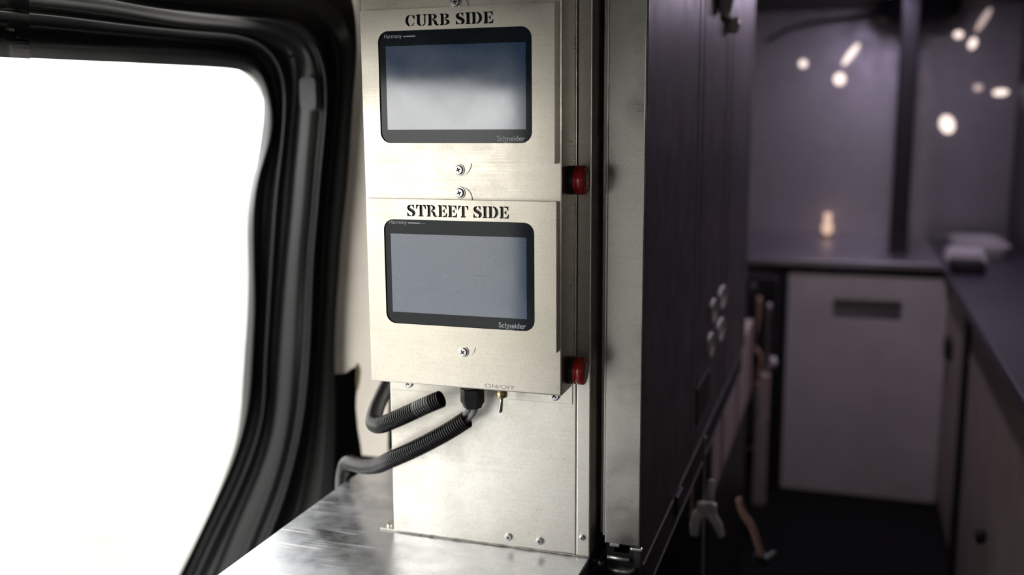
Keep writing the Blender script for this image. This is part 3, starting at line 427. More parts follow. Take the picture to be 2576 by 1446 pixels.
# returns: outwards to the van's skin, and inwards to the ceiling or the wall cavity
KC = 15
def st(i):            # station number along the jamb, corner near 14
    return 4 + (i - 4) * 30 / len(JAMB[0])
first = [(p[0] - .06, p[1] + (.12 if st(i) > KC else .12 * max(0, st(i) - 10) / 6), p[2] + (.03 * min(1, max(0, (14.5 - st(i)) / 4)) if st(i) < 20 else -.05 * min(1, (st(i) - 20) / 4))) for i, p in enumerate(rows[0])]
last = []
for i, p in enumerate(rows[-1]):
    if st(i) < 12: last.append((p[0] + .004, p[1], CEIL))
    elif st(i) < 15.5: t = (st(i) - 11) / 4.5; last.append((p[0] - .03 * t, p[1] + .012, CEIL - (CEIL - p[2]) * t))
    else: last.append((p[0] - .03, p[1] + .014, p[2]))
mid = [tuple(.7 * a + .3 * b for a, b in zip(p, q)) for p, q in zip(rows[-1], last)]
def loft(name, rr, mat, parent, per_across=3, per_along=3):
    grid = [catmull(r, per_along) for r in rr]
    grid = [catmull([g[i] for g in grid], per_across) for i in range(len(grid[0]))]
    bm = bmesh.new(); off = root_of(parent).location
    V = [[bm.verts.new(p - off) for p in r] for r in grid]
    for a, b in zip(V, V[1:]):
        for k in range(len(a) - 1): bm.faces.new((a[k], a[k + 1], b[k + 1], b[k]))
    return from_bm(name, bm, mat, parent, True, recalc=False)
loft('painted_jamb', rows[:13], 'jamb_paint', jamb)
loft('outer_return', [first, rows[0]], 'jamb_paint', jamb, 1)
loft('rubber_seal', rows[12:16], 'seal_rubber', jamb)
loft('inner_trim', rows[15:] + [mid, last], 'trim_black', jamb)
box('far_post', (-.50, -1.46, FLOOR), (-.44, -1.38, CEIL), 'trim_black', jamb, .008)
box('sill', (-.68, -1.45, FLOOR - .04), (-.56, .40, FLOOR + .02), 'trim_black', jamb, .006)
# oval plug and little cap on the upper corner of the jamb
def patch(name, cx, cy, cz, ry, rz, mat, sq=2.0):
    bm = bmesh.new(); off = jamb.location
    ring0, ring1 = [], []
    for k in range(20):
        a = 2 * PI * k / 20; c, s = math.cos(a), math.sin(a)
        e = 2 / sq; yy = math.copysign(abs(c) ** e, c) * ry; zz = math.copysign(abs(s) ** e, s) * rz
        ring0.append(bm.verts.new(Vector((cx + yy, cy + .030, cz + zz)) - off)); ring1.append(bm.verts.new(Vector((cx + yy * .92, cy - .002, cz + zz * .95)) - off))
    for k in range(20): bm.faces.new((ring0[k], ring0[(k + 1) % 20], ring1[(k + 1) % 20], ring1[k]))
    bm.faces.new(ring1)
    return from_bm(name, bm, mat, jamb)
patch('cover_cap', -0.5178, 0.4060, 0.3281, .015, .026, 'cap_grey', 5)
patch('oval_plug', -0.5498, 0.4140, 0.3972, .017, .015, 'seal_rubber')

# ================================================================ steel counter and the column on it
counter = thing('steel_counter', (-.17, 0, FLOOR), 'scratched stainless steel counter under the control column', 'counter')
box('countertop', (-.363, -.55, -.2235), (.017, .450, -.2035), 'counter_steel', counter, .0015)
box('cabinet', (-.355, -.53, FLOOR + .001), (.008, .446, -.224), 'black_plastic', counter, .002)

column = thing('steel_column', (-.10, .10, -.2035), 'bright stainless steel column standing on the scratched counter', 'column')
box('front_panel', (-.2265, .058, -.2033), (.0005, .20, CEIL - .002), 'column_steel', column, .0012)
box('edge_flange', (.0012, .0575, -.2033), (.0168, .20, CEIL - .002), 'column_steel', column, .0012)
box('mounting_flange', (-.2235, .0568, -.0250), (-.0035, .0582, .02), 'column_steel', column, .0004)
box('foot_bracket', (-.246, .060, -.2033), (-.2262, .085, -.2017), 'column_steel', column, .0005)
def caulk(z):
    pts = [(-.226 + .243 * k / 40, .0573 + random.uniform(-.0006, .0004), z + random.uniform(-.0004, .0008)) for k in range(41)]
    return pts
tube('caulk_bead', caulk(-.2028), [random.uniform(.0006, .0013) for _ in range(41)], 'etched', column, seg=6)
def screw(x, y, z, r, root, axis=(0, -1, 0), rot=20, kind='cross', name='screw', washer=True):
    ax = Vector(axis)
    prof = ([(0, r), (.0007, r), (.0009, r * .97), (.0010, r * .74)] if washer else [(0, r * .74)]) + [(.0012, r * .78), (.0022, r * .74), (.0027, r * .66), (.00275, r * .62), (.0028, .00005)]
    s = lathe(name, prof, (x, y, z), axis, 'zinc', root, 28, False)
    off = root_of(root).location
    u = Vector((1, 0, 0)) if abs(ax.x) < .5 else Vector((0, 1, 0)); v = ax.cross(u); c = Vector((x, y, z)) - off
    bm = bmesh.new(); h0, h1 = c + ax * .0020, c + ax * .00288
    for a in ((rot, rot + 90) if kind == 'cross' else (rot, rot + 60, rot + 120)):
        a = math.radians(a); d = u * math.cos(a) + v * math.sin(a); e = ax.cross(d)
        l, w = r * (.40 if kind == 'cross' else .26), r * (.10 if kind == 'cross' else .17)
        q = [bm.verts.new(h + d * (l * i) + e * (w * j)) for h in (h0, h1) for i, j in ((-1, -1), (1, -1), (1, 1), (-1, 1))]
        for f in ((0, 3, 2, 1), (4, 5, 6, 7), (0, 1, 5, 4), (1, 2, 6, 5), (2, 3, 7, 6), (3, 0, 4, 7)): bm.faces.new([q[i] for i in f])
    me = bpy.data.meshes.new('slot'); bm.to_mesh(me); bm.free()
    link('slot', me, 'screw_slot', s)
    return s
screw(-.080, .058, -.191, .0056, column, rot=35, washer=False)
screw(-.042, .058, -.191, .0056, column, rot=10, washer=False)
screw(.0085, .0575, -.180, .0036, column, rot=0, kind='hex')
screw(-.202, .0568, -.0155, .0075, column, rot=50, washer=False)
screw(-.024, .0568, -.0160, .0078, column, rot=50, washer=False)
screw(-.237, .068, -.2017, .0045, column, axis=(0, 0, 1), rot=20, washer=False)

# ================================================================ the control box
ctl = thing('control_box', (-.11, .03, 0), 'stainless control box with two touch panels, CURB SIDE above STREET SIDE', 'control box')
box('box_body', (-.2215, 0, 0), (0, .0565, CEIL - .004), 'box_steel', ctl, .0016, 2)
COVERS = [  # x0, x1, z0, z1, opening, letters, screen
    ('CURB SIDE', (-.2170, -.0053, .2432, .4007), (-.1972, -.0289, .2640, .3793), (-.1654, -.0687, .3832, .0116), (-.1895, -.0358, .2779, .3640), 'stainless cover cut with the stencil letters CURB SIDE'),
    ('STREET SIDE', (-.2170, -.0036, .0481, .2051), (-.1966, -.0270, .0695, .1833), (-.1689, -.0539, .1869, .0124), (-.1895, -.0360, .0820, .1676), 'stainless cover cut with the stencil letters STREET SIDE')]
YF, TH = -.0080, .0012
for word, (x0, x1, z0, z1), op, (lx0, lx1, lz, lh), sc, lab in COVERS:
    out = rounded_rect(x0, x1, z0, z1, .0012, 3)
    cov = cut_plate('cover_plate', out, [rounded_rect(*op, .0115, 8)] + stencil(word, lx0, lx1, lz, lh), YF, TH, 'cover_steel', ctl)
    cov['label'] = lab
    for nm, a, b in (('cover_side', (x1 - TH, YF + TH, z0), (x1, -.0002, z1)), ('cover_side', (x0, YF + TH, z0), (x0 + TH, -.0002, z1)),
                     ('cover_side', (x0 + TH, YF + TH, z1 - TH), (x1 - TH, -.0002, z1)), ('cover_side', (x0 + TH, YF + TH, z0), (x1 - TH, -.0002, z0 + TH))):
        box(nm, a, b, 'cover_steel', cov)
    # the touch panel behind the opening
    bez = box('touch_panel', (-.2060, YF + TH + .0006, op[2] - .010), (-.0190, -.0004, lz + lh + .0025), 'bezel_glass', ctl, .0003, 1)
    bez['label'] = 'black framed touch screen below ' + word
    box('screen', (sc[0], YF + TH + .0004, sc[2]), (sc[1], YF + TH + .0012, sc[3]), 'screen_glass', bez)
    yp = YF + TH + .00045
    up = op[3]
    text_mesh('printed_lettering', 'Harmony', -.1907 if word[0] == 'C' else -.1905, up - (.0072 if word[0] == 'C' else .0052), .0060, yp, 'print_white', bez, width=.0200)
    box('printed_line', (-.1690, yp - .00002, up - (.0065 if word[0] == 'C' else .0044)), (-.1553, yp + .0002, up - (.0053 if word[0] == 'C' else .0032)), 'print_white', bez)
    text_mesh('printed_lettering', 'Schneider', sc[1] - .0312, op[2] + .0020, .0079, yp, 'print_white', bez, width=.0300, bold=.012)
    text_mesh('printed_lettering', 'Electric', sc[1] - .0185, op[2] - .0030, .0058, yp, 'print_white', bez, width=.0170)
    for s_, (ra, rw) in ((1, (.0026, .0008)),):   # round mark beside the second line
        bm = bmesh.new(); c = Vector((sc[1] - .0215, yp, op[2] - .0010)) - ctl.location
        i0 = [bm.verts.new(c + Vector((math.cos(a) * ra, 0, math.sin(a) * ra))) for a in [PI * k / 12 for k in range(25)]]
        i1 = [bm.verts.new(c + Vector((math.cos(a) * (ra - rw), 0, math.sin(a) * (ra - rw)))) for a in [PI * k / 12 for k in range(25)]]
        for k in range(24): bm.faces.new((i0[k], i0[k + 1], i1[k + 1], i1[k]))
        from_bm('printed_mark', bm, 'print_white', bez)
    if word[0] == 'S':
        box('printed_line', (-.1553, yp, up - .0040), (-.1490, yp + .0002, up - .0036), 'print_white', bez)
        for pts in ([(-.129, .1243), (-.118, .1256), (-.100, .1262), (-.073, .1258)], [(-.158, .0988), (-.145, .1015), (-.128, .1050), (-.108, .1072)]):
            tube('scratch', [(a, YF + TH + .0004, b) for a, b in pts], [.00006, .00018, .00016, .00005], 'scratch_white', bez, seg=6)
# screw tabs and screws holding the covers
def tab(x, z, sgn):
    r = .0135
    poly = [(x + r * math.cos(math.radians(a)), z + sgn * r * math.sin(math.radians(a))) for a in range(0, 181, 9)]
    cut_plate('screw_tab', poly, [], -.0012, .0012, 'cover_steel', ctl)
for x, ze, zs, sg, rt in ((-.1119, .4007, .4062, 1, 10), (-.1112, .2432, .2362, -1, 25), (-.1108, .2051, .2122, 1, 15), (-.1096, .0481, .0410, -1, 40)):
    tab(x, ze, sg)
    screw(x, -.0012, zs, .0064, ctl, rot=rt)
# red push buttons on the right-hand side
for z, first_b in ((.2250, True), (.0215, False)):
    pb = lathe('push_button', [(0, .0150), (.0060, .0150), (.0068, .0142)], (0, .030, z), (1, 0, 0), 'black_plastic', ctl, 28)
    pb['label'] = 'red push button beside the CURB SIDE screw row' if first_b else 'red push button at the bottom corner of the box'
    prof = [(.0062, .0138), (.0066, .0150), (.0095, .0152), (.0098, .0148), (.0101, .0152), (.0150, .0152), (.0175, .0146), (.0184, .0128), (.0180, .0110), (.0178, .00005)]
    cap = lathe('button_cap', prof, (0, .030, z), (1, 0, 0), 'red_plastic', pb, 32)
    bm = bmesh.new(); off = ctl.location
    for rad, a0, a1 in ((.0085, 60, 120), (.0060, 60, 120), (.0035, 70, 110), (.0060, 240, 300), (.0085, 235, 285), (.0085, 300, 320), (.003, 200, 330)):
        pr = None
        for k in range(9):
            a = math.radians(a0 + (a1 - a0) * k / 8)
            p = [bm.verts.new(Vector((.0184, .030 + math.cos(a) * q, z + math.sin(a) * q)) - off) for q in (rad - .0004, rad + .0004)]
            if pr: bm.faces.new((pr[0], pr[1], p[1], p[0]))
            pr = p
    from_bm('cap_mark', bm, 'cap_print', pb)
# cable gland, toggle switch and fixings under the box
gx, gy = -.1120, .030
gl = lathe('cable_gland', [(-.001, .0125), (.0050, .0125)], (gx, gy, .0005), (0, 0, -1), 'black_plastic', ctl, 6, False, ref=(math.cos(.35), math.sin(.35), 0))
lathe('gland_ring', [(.0051, .0108), (.0090, .0108)], (gx, gy, .0005), (0, 0, -1), 'black_plastic', gl, 20)
lathe('gland_nut', [(.0085, .0136), (.0235, .0136), (.0280, .0110), (.0305, .0102), (.0307, .0001)], (gx, gy, .0005), (0, 0, -1), 'black_plastic', gl, 6, False, ref=(math.cos(.2), math.sin(.2), 0))
sw = lathe('toggle_switch', [(0, .0050), (.0070, .0050), (.0072, .0064), (.0138, .0062), (.0146, .0050)], (-.0765, .028, 0), (0, 0, -1), 'brass', ctl, 18)
tube('toggle_lever', [(-.0765, .028, -.0140), (-.0772, .028, -.0200), (-.0788, .028, -.0305), (-.0791, .028, -.0322)], [.0019, .0021, .0030, .0020], 'zinc', sw, 12)
for x in (-.166, -.1455):
    n = lathe('nut', [(0, .0045), (.0032, .0045)], (x, .040, 0), (0, 0, -1), 'zinc', ctl, 6, False)
    lathe('bolt_tip', [(.003, .0022), (.0060, .0022), (.0064, .0012)], (x, .040, 0), (0, 0, -1), 'zinc', n, 12)
text_mesh('etched_lettering', 'ON/OFF', -.0860, .0030, .0062, -.00006, 'etched', ctl, width=.034)

# ---------------------------------------------------------------- conduits and cables
def conduit(name, ctrl, r, label, flat=None):
    t = thing(name, ctrl[0], label, 'conduit', 'black corrugated conduits')
    path = catmull(ctrl, 40); d = [0]
    for a, b in zip(path, path[1:]): d.append(d[-1] + (b - a).length)
    pitch = .0031; per = 6; n = int(d[-1] / pitch * per); pts, rad = [], []; j = 0
    for i in range(n + 1):
        s = d[-1] * i / n
        while j < len(d) - 2 and d[j + 1] < s: j += 1
        f = (s - d[j]) / (d[j + 1] - d[j]); pts.append(path[j].lerp(path[j + 1], f))
        ph = i % per
        deep = .0015
        if flat and flat[0] < s < flat[1]: deep = .0004
        rad.append(r if ph in (0, 1, 2, 3) else r - deep) if ph not in (0, 3) else rad.append(r - .0003)
    bm = bmesh.new(); add_tube(bm, [L(t, p) for p in pts], rad, 20, False)
    from_bm('corrugated_tube', bm, 'conduit_black', t, True)
    # dark inner wall at the open end
    inner = pts[:60]
    bm = bmesh.new(); add_tube(bm, [L(t, p) for p in inner], [r - .0022] * len(inner), 20, False)
    from_bm('inner_wall', bm, 'black_void', t, True)
    return t
conduit('corrugated_conduit', [(-.1472, .024, -.0215), (-.1659, .024, -.0305), (-.1866, .026, -.0415), (-.2097, .032, -.0538), (-.2335, .045, -.0660), (-.2560, .072, -.0735), (-.2720, .11, -.0705), (-.2830, .15, -.0640), (-.2920, .19, -.0560), (-.298, .23, -.0440)], .0100,
        'black corrugated conduit bending up behind the steel column', flat=(.014, .034))
conduit('corrugated_conduit', [(-.1186, .028, -.0440), (-.139, .028, -.0585), (-.1645, .030, -.0745), (-.1915, .034, -.0903), (-.2208, .045, -.1069), (-.2542, .075, -.128), (-.2913, .11, -.1449), (-.3276, .15, -.159), (-.3540, .185, -.1725), (-.3690, .203, -.1880), (-.3760, .208, -.213), (-.3765, .208, -.25)], .0100,
        'black corrugated conduit carrying grey cables down towards the notch')
for dx, dy in ((-.0035, 0.0), (.0035, .001)):
    c = thing('grey_cable', (gx + dx, gy + dy, -.024), 'grey cable running from the cable gland into the lower conduit', 'cable', 'grey cables below the gland')
    tube('sheath', catmull([(gx + dx, gy + dy, -.027), (gx + dx, gy + dy - .001, -.032), (gx + dx * 1.2 - .003, gy - .003, -.037), (gx + dx - .011, gy - .002, -.0445 - (.002 if dx > 0 else -.002)), (gx - .024 + dx * .4, gy - .001, -.0560)], 6), .0029, 'cable_grey', c, 12)

# ================================================================ tall cabinet along the aisle
tall = thing('tall_cabinet', (.05, .6, -.25), 'tall dark cabinet with a pale steel end strip beside the control column', 'cabinet')
box('end_strip', (.0313, .0700, -.1885), (.0712, .0735, CEIL - .003), 'strip_steel', tall, .0010)
box('end_strip_return', (.0290, .0705, -.1800), (.0312, .1050, CEIL - .003), 'strip_steel', tall, .0005)
box('carcass', (.0325, .0740, -.2150), (.0640, 1.265, CEIL - .003), 'black_void', tall)
for y0, y1 in ((.0742, .448), (.455, .497), (.503, .780), (.790, .858), (.868, 1.195), (1.203, 1.268)):
    box('door_panel', (.0630, y0, -.2165), (.0722, y1, CEIL - .004), 'panel_steel', tall, .0012)
box('bottom_gasket', (.0480, .0860, -.2580), (.0740, 1.195, -.2170), 'gasket', tall, .002)
box('gasket_wire', (.0740, .0870, -.2582), (.0750, 1.19, -.2572), 'dark_steel', tall)
rail = box('slide_rail', (.0212, .092, -.186), (.0252, .130, CEIL - .003), 'strip_steel', tall, .0006)
# latch at the top
lt = box('latch', (.0722, .700, .445), (.0830, .885, .492), 'latch_grey', tall, .004)
lt['label'] = 'grey plastic door latch high on the dark panel'
tube('latch_handle', [(.080, .640, .540), (.084, .640, .500), (.084, .642, .470), (.082, .646, .447)], [.010, .013, .013, .009], 'latch_grey', lt, 14)
tube('latch_catch', [(.079, .770, .450), (.081, .770, .438), (.080, .772, .427)], [.012, .013, .009], 'latch_grey', lt, 14)
# four oval vents
def oval(y, z, ry, rz, root):
    bm = bmesh.new(); n = 28; off = root_of(root).location; rings = []
    for k, (dx, s) in enumerate(((.0, 1.0), (.0045, .96), (.0060, .86), (.0045, .70), (.0022, .62))):
        rings.append([bm.verts.new(Vector((.0722 + dx, y + math.cos(2 * PI * i / n) * ry * s, z + math.copysign(abs(math.sin(2 * PI * i / n)) ** .8, math.sin(2 * PI * i / n)) * rz * s)) - off) for i in range(n)])
    for a, b in zip(rings, rings[1:]):
        for i in range(n): bm.faces.new((a[i], a[(i + 1) % n], b[(i + 1) % n], b[i]))
    bm.faces.new(rings[-1])
    return from_bm('oval_vent', bm, 'oval_white', root, True)
for y, z in ((.784, -.026), (.664, -.028), (.773, -.082), (.640, -.080)):
    oval(y, z, .052 if y > .7 else .040, .021, tall)
box('cable_clip', (.0722, .500, -.1750), (.0740, .640, -.1180), 'gasket', tall, .0006)
box('edge_bracket', (.0722, .300, -.2400), (.0790, .345, -.2150), 'gasket', tall, .002)

# roller hanger at the foot of the end strip
hang = thing('roller_bracket', (.048, .085, -.22), 'small zinc roller bracket below the pale steel end strip', 'bracket')
box('hanger_block', (.0400, .074, -.2010), (.0600, .095, -.1890), 'dull_zinc', hang, .0015)
box('hanger_lip', (.0370, .0715, -.1925), (.0480, .0735, -.1887), 'dull_zinc', hang, .0006)
tube('axle_bar', [(.0345, .070, -.2048), (.0600, .070, -.2056)], .0024, 'dull_zinc', hang, 14)
box('wing', (.0605, .072, -.1960), (.0740, .078, -.1915), 'dull_zinc', hang, .0015)
lathe('roller', [(0, .0155), (.0012, .0170), (.0060, .0170), (.0072, .0155), (.0074, .0085), (.0100, .0075), (.0102, .0002)], (.0475, .086, -.2260), (0, 0, 1), 'dull_zinc', hang, 30)
lathe('roller_bush', [(0, .0082), (.0022, .0078), (.0024, .0045), (.0010, .0040), (.0008, .0002)], (.0475, .086, -.2158), (0, 0, 1), 'brass', hang, 24)
for x, y in ((.0215, .064), (.0300, .060)):
    t = thing('rubber_plug', (x, y, -.214), 'black rubber plug beside the foot of the steel column', 'plug', 'rubber plugs at the column foot')
    lathe('plug_body', [(0, .0042), (.006, .0048), (.0085, .0040), (.0095, .0026), (.0096, .0001)], (x, y, -.2150), (0, 0, 1), 'black_plastic', t, 18)
    lathe('plug_skirt', [(0, .0052), (.0012, .0052)], (x, y, -.2155), (0, 0, 1), 'black_plastic', t, 18)
shelf = box('slide_shelf', (.0180, .050, -.250), (.0470, .40, -.2290), 'gasket', None, .002)
tag(shelf, 'black slide channel running under the tall dark cabinet', 'rail')

# ================================================================ lower cabinet and clutter on the left of the aisle
low = thing('lower_cabinet', (-.12, 1.5, FLOOR), 'low dark metal cabinet below the tall cabinet in the aisle', 'cabinet')
box('side_panel', (-.30, .955, -.47), (.0450, 1.80, -.2620), 'low_paint', low, .003)
box('dark_end', (-.30, .94, FLOOR + .001), (.0440, .954, -.2620), 'gasket', low, .002)  # black sheet added over the panel's lit end to keep it dark
box('plinth', (-.30, .956, FLOOR + .001), (.0350, 1.80, -.4705), 'black_plastic', low, .003)
box('corner_post', (.0420, 2.005, -.88), (.0800, 2.045, -.4720), 'low_paint', low, .003)
box('end_plate', (-.30, 1.802, FLOOR + .001), (.0, 2.09, -.48), 'black_plastic', low, .002)
for y in (1.10, 1.40, 1.68): box('panel_rib', (.0450, y, -.468), (.0490, y + .012, -.262), 'low_paint', low, .001)

rod = thing('hanging_rod', (.088, .50, -.60), 'thin grey rod hanging down through the white clamp', 'rod')
tube('rod_shaft', [(.0860, .50, -.195), (.0880, .50, -.32), (.0895, .50, -.46), (.091, .50, -.62)], .0022, 'cable_grey', rod, 10)
lathe('rod_tip', [(0, .0034), (.006, .0034)], (.0860, .50, -.197), (0, 0, 1), 'zinc', rod, 12)
clamp = thing('forked_clamp', (.092, .49, -.30), 'white two-pronged plastic clamp on the thin hanging rod', 'clamp')
tube('prong', [(.0900, .485, -.298), (.0800, .482, -.310), (.0765, .482, -.325), (.0765, .482, -.3440)], [.007, .008, .0075, .0062], 'white_plastic', clamp, 14)
tube('prong', [(.0920, .485, -.298), (.1020, .482, -.309), (.1110, .482, -.322), (.1180, .482, -.3400)], [.007, .008, .0075, .0058], 'white_plastic', clamp, 14)
box('clamp_bridge', (.0790, .476, -.312), (.1090, .494, -.2900), 'latch_grey', clamp, .004)
tube('clamp_knob', [(.0990, .485, -.2840), (.0990, .485, -.2740), (.1000, .485, -.2540)], [.006, .0068, .0050], 'white_plastic', clamp, 14)
box('clamp_plate', (.0680, .486, -.344), (.0725, .492, -.2660), 'strap_tan', clamp, .001)

strap = thing('tan_strap', (.13, .80, -.45), 'tan webbing strap with a black buckle hanging over the dark floor', 'strap')
def ribbon(name, pts, w, th, mat, root, side=(0, 1, 0)):
    bm = bmesh.new(); off = root_of(root).location; pts = catmull(pts, 5); s = Vector(side) * w / 2; rings = []
    for i, p in enumerate(pts):
        t = (pts[min(i + 1, len(pts) - 1)] - pts[max(i - 1, 0)]).normalized(); n = t.cross(Vector(side)).normalized() * th / 2
        rings.append([bm.verts.new(p - off + q) for q in (s + n, s - n, -s - n, -s + n)])
    for a, b in zip(rings, rings[1:]):
        for k in range(4): bm.faces.new((a[k], a[(k + 1) % 4], b[(k + 1) % 4], b[k]))
    bm.faces.new(rings[0][::-1]); bm.faces.new(rings[-1])
    return from_bm(name, bm, mat, root, True)
ribbon('webbing', [(.112, .80, -.400), (.120, .80, -.425), (.137, .80, -.450), (.148, .80, -.480), (.155, .80, -.503)], .016, .008, 'strap_tan', strap)
box('buckle', (.142, .79, -.520), (.170, .815, -.502), 'black_plastic', strap, .004)
tube('buckle_tongue', [(.150, .795, -.518), (.166, .795, -.506), (.180, .795, -.492)], [.0045, .005, .0035], 'cable_grey', strap, 12)

board = box('tool_board', (.000, 2.10, -.47), (.088, 2.13, -.1950), 'black_plastic', None, .003)
tag(board, 'black board carrying hanging straps, left of the pale rear door', 'board')
HANG = [('strap_tan', [(.050, 1.92, -.22), (.046, 1.92, -.30), (.038, 1.92, -.36), (.060, 1.92, -.40), (.052, 1.92, -.47)], .0075, 'dull tan looped strap hanging in front of the black board'),
        ('gasket', [(.030, 1.90, -.18), (.033, 1.90, -.30), (.028, 1.90, -.45), (.032, 1.90, -.66)], .0140, 'thick black strap hanging lowest before the black board'),
        ('dark_steel', [(.078, 1.93, -.24), (.074, 1.93, -.33), (.080, 1.93, -.42)], .0080, 'grey metal tool hanging by the edge of the black board'),
        ('gasket', [(.020, 1.83, -.16), (.004, 1.83, -.21), (.008, 1.83, -.27), (.022, 1.83, -.31)], .0070, 'short black cable loop beside the end of the tall cabinet')]
for mt, pts, r, lab in HANG:
    t = thing('hanging_strap', pts[0], lab, 'strap', 'straps hanging at the end of the tall cabinet')
    tube('strap_length', catmull(pts, 5), r, mt, t, 12)
    lathe('strap_end', [(0, r * 1.25), (.014, r * 1.25), (.018, r * .8)], pts[-1], (0, 0, -1), mt, t, 14)
tagb = thing('key_tag', (.094, 1.93, -.44), 'small pinkish tag hanging below the grey metal tool', 'tag')
tube('tag_disc', [(.094, 1.925, -.395), (.095, 1.925, -.410), (.094, 1.925, -.432)], [.006, .011, .006], 'white_plastic', tagb, 14)
tube('tag_cord', [(.094, 1.925, -.395), (.090, 1.926, -.350), (.084, 1.928, -.32)], .0025, 'gasket', tagb, 8)

# ================================================================ far end of the aisle
far = thing('rear_cabinet', (.35, 2.9, FLOOR), 'pale grey rear cabinet door with a recessed pull at the aisle end', 'cabinet')
box('carcass', (.056, 2.53, FLOOR + .002), (.5815, 3.295, -.2300), 'black_plastic', far)
hx0, hx1, hz0, hz1 = .247, .463, -.385, -.316
dr = cut_plate('door', rounded_rect(.100, .602, -.995, -.2330, .004, 3), [rounded_rect(hx0, hx1, hz0, hz1, .006, 4)], 2.498, .022, 'rear_paint', far)
box('recessed_pull', (hx0 - .004, 2.521, hz0 - .004), (hx1 + .004, 2.528, hz1 + .004), 'dark_steel', dr)
box('frame_stile', (.060, 2.492, -.998), (.0960, 2.530, -.2100), 'gasket', far, .003)
box('frame_stile', (.6055, 2.492, -.998), (.6230, 2.530, -.2310), 'gasket', far, .003)
box('door_edge', (-.05, 2.49, -.2280), (.58, 2.53, -.2080), 'gasket', far, .002)
rc = thing('rear_worktop', (.27, 2.9, -.205), 'dark metal worktop across the far end of the aisle', 'worktop')
box('worktop_slab', (-.60, 2.475, -.2050), (.578, 3.298, -.1850), 'dark_steel', rc, .004)
box('worktop_lip', (-.04, 2.468, -.2060), (.580, 2.476, -.1830), 'rear_steel', rc, .002)
post = thing('black_post', (.452, 2.75, -.185), 'black vertical post standing on the far worktop', 'post')
box('post_shaft', (.424, 2.72, -.1840), (.480, 2.775, CEIL - .002), 'gasket', post, .006)
box('post_foot', (.418, 2.714, -.1845), (.486, 2.781, -.1760), 'gasket', post, .002)
dome = thing('ceiling_dome', (.48, 3.05, CEIL), 'black shallow dome fixed under the ceiling behind the post', 'dome')
lathe('dome_shell', [(0, .150), (.012, .152), (.055, .140), (.080, .115), (.092, .070), (.094, .0002)], (.490, 3.05, CEIL - .002), (0, 0, -1), 'gasket', dome, 40)
lathe('dome_ring', [(0, .160), (.010, .160), (.014, .154)], (.490, 3.05, CEIL - .001), (0, 0, -1), 'gasket', dome, 40)
seam = tube('ceiling_cable', catmull([(-.06, 3.28, .585), (.02, 3.27, .628), (.12, 3.26, .650), (.24, 3.22, .660), (.35, 3.14, .664)], 5), .007, 'gasket', None, 10)
tag(seam, 'black cable sagging along the rear wall to the ceiling dome', 'cable')

# glowing discs on the rear wall standing in for blurred reflections
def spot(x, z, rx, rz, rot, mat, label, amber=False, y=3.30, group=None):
    t = thing('wall_glint', (x, y, z), label, 'painted reflection', group)
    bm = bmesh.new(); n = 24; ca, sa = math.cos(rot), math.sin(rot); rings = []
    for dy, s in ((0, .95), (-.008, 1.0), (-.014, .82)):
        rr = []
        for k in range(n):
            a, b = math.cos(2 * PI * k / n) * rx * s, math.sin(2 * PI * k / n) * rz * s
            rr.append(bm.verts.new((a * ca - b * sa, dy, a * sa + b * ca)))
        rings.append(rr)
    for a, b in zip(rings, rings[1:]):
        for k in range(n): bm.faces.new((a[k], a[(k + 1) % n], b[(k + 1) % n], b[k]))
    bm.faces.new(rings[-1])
    from_bm('lens', bm, mat, t)  # glowing face of the painted reflection, no lamp behind it
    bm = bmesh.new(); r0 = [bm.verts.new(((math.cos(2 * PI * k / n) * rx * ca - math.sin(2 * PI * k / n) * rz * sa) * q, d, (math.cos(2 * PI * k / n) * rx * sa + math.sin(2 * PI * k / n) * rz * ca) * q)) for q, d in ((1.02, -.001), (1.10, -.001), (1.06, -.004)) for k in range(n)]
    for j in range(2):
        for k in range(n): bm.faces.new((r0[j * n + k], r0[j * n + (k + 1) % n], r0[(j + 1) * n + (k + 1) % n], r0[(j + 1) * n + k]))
    from_bm('glint_rim', bm, 'rear_steel', t)
spot(.084, .495, .015, .015, 0, 'glint_glow', 'small round glowing painted reflection left alone on the rear wall')
spot(.226, .432, .022, .024, 0, 'glint_glow', 'large round glowing painted reflection below the slanted streak')
spot(.264, .527, .012, .050, -.62, 'glint_glow', 'slanted painted streak of reflected light on the rear wall')
spot(.631, .252, .026, .036, .35, 'glint_glow', 'blocky glowing painted reflection right of the black post')
spot(.651, .590, .016, .013, 0, 'glint_glow', 'round glowing painted reflection beside the black dome')
spot(.703, .556, .013, .021, -.3, 'glint_glow', 'small oval glowing painted reflection below the round one by the dome')
spot(.735, .642, .011, .048, -.5, 'glint_dim', 'faint slanted painted streak of reflected light at the top of the rear wall')
spot(.732, .390, .015, .013, 0, 'glint_dim', 'faint round painted reflection high beside the right-hand wall')
spot(.812, .371, .027, .012, .05, 'glint_glow', 'flat oval painted reflection low beside the right-hand wall')
al = thing('amber_glint', (.207, 3.149, -.185), 'small amber glow added as a warm reflection on the far worktop', 'fill lamp')  # glowing shape added for a warm reflection, no lamp stands here
lathe('glint_base', [(0, .020), (.008, .020), (.012, .015)], (.207, 3.149, -.185), (0, 0, 1), 'dark_steel', al, 20)
lathe('glint_bulb', [(.012, .010), (.020, .019), (.038, .022), (.055, .017), (.066, .011), (.078, .016), (.094, .014), (.100, .0002)], (.207, 3.149, -.185), (0, 0, 1), 'glint_amber', al, 20)

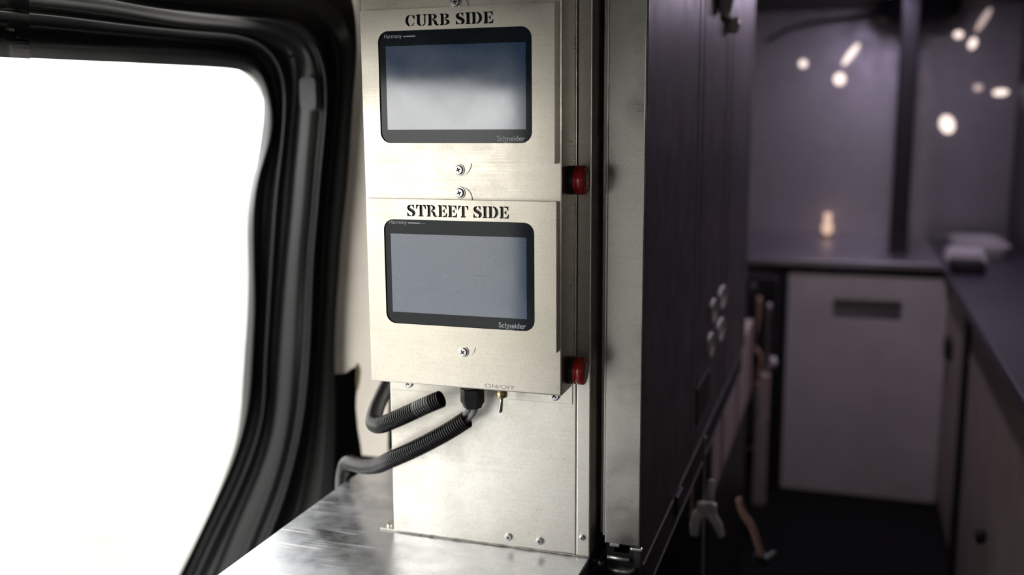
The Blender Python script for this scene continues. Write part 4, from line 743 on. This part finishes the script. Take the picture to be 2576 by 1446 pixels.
# ---------------------------------------------------------------- right-hand side of the aisle
rct = thing('long_counter', (.72, 1.8, -.23), 'long dark violet-grey counter on the right of the aisle', 'counter')
box('counter_slab', (.583, .25, -.2300), (.868, 3.298, -.2000), 'counter_dark', rct, .003)
rcab = thing('counter_cabinet', (.73, 1.5, FLOOR), 'metal cabinet under the long right-hand counter with a black knob', 'cabinet')
for y0, y1 in ((.27, 1.00), (1.006, 1.86), (1.945, 2.488)):
    box('front_panel', (.604, y0, FLOOR + .03), (.625, y1, -.2320), 'low_paint', rcab, .002)
box('carcass', (.626, .26, FLOOR + .002), (.868, 2.488, -.2320), 'black_plastic', rcab)
box('black_stile', (.592, 1.866, FLOOR + .002), (.625, 1.935, -.2320), 'gasket', rcab, .003)
lathe('knob', [(0, .012), (.004, .012), (.006, .018), (.016, .020), (.020, .016), (.021, .0002)], (.604, 1.356, -.640), (-1, 0, 0), 'gasket', rcab, 20)
box('stile_hinge', (.586, 2.30, -.46), (.606, 2.40, -.40), 'gasket', rcab, .004)

tray = thing('white_tray', (.72, 2.95, -.20), 'pale plastic tray lying on the end of the long counter', 'tray')
def tray_mesh():
    bm = bmesh.new(); off = tray.location; R = []
    for s, z in ((.90, -.199), (1.0, -.166), (1.0, -.160), (.95, -.160), (.86, -.190)):
        R.append([bm.verts.new(Vector((.730 + (x - .730) * s, 2.97 + (y - 2.97) * s, z)) - off) for x, y in rounded_rect(.640, .820, 2.77, 3.18, .05, 5)])
    for a, b in zip(R, R[1:]):
        for k in range(len(a)): bm.faces.new((a[k], a[(k + 1) % len(a)], b[(k + 1) % len(a)], b[k]))
    bm.faces.new(R[0][::-1]); bm.faces.new(R[-1])
    return bm
from_bm('tray_shell', tray_mesh(), 'white_plastic', tray, False)
pad = thing('white_cloth', (.66, 2.70, -.20), 'folded pale cloth lying in front of the plastic tray', 'cloth')
box('cloth_fold', (.600, 2.62, -.1995), (.725, 2.765, -.180), 'white_plastic', pad, .007, 3)
box('cloth_fold', (.606, 2.625, -.1798), (.720, 2.760, -.158), 'white_plastic', pad, .007, 3)
blk = box('edge_block', (.590, 2.36, -.1998), (.690, 2.46, -.1600), 'gasket', None, .006)
tag(blk, 'black block at the corner of the rear worktop and long counter', 'block')
ub = thing('wall_unit', (.80, 2.4, .35), 'blue-grey unit on the right-hand wall above the counter', 'unit')
box('unit_body', (.850, 2.50, .300), (.868, 3.10, .440), 'blue_grey', ub, .006)
box('unit_button', (.842, 3.02, .40), (.851, 3.08, .47), 'gasket', ub, .004)

# ---------------------------------------------------------------- added fill lamps under the ceiling, unseen, brightening and tinting the aisle
for y0, y1, lab in ((1.30, 1.90, 'added pale fill lamp, unseen under the ceiling over the middle of the aisle'), (2.30, 2.70, 'added violet fill lamp, unseen under the ceiling over the end of the aisle')):
    t = thing('fill_lamp', (.40, (y0 + y1) / 2, CEIL), lab, 'fill lamp')
    box('fill_housing', (.365, y0, CEIL - .012), (.435, y1, CEIL - .001), 'dark_steel', t, .002)
    box('fill_diffuser', (.372, y0 + .01, CEIL - .020), (.428, y1 - .01, CEIL - .012), 'fill_pale' if y0 < 2 else 'fill_violet', t, .002)
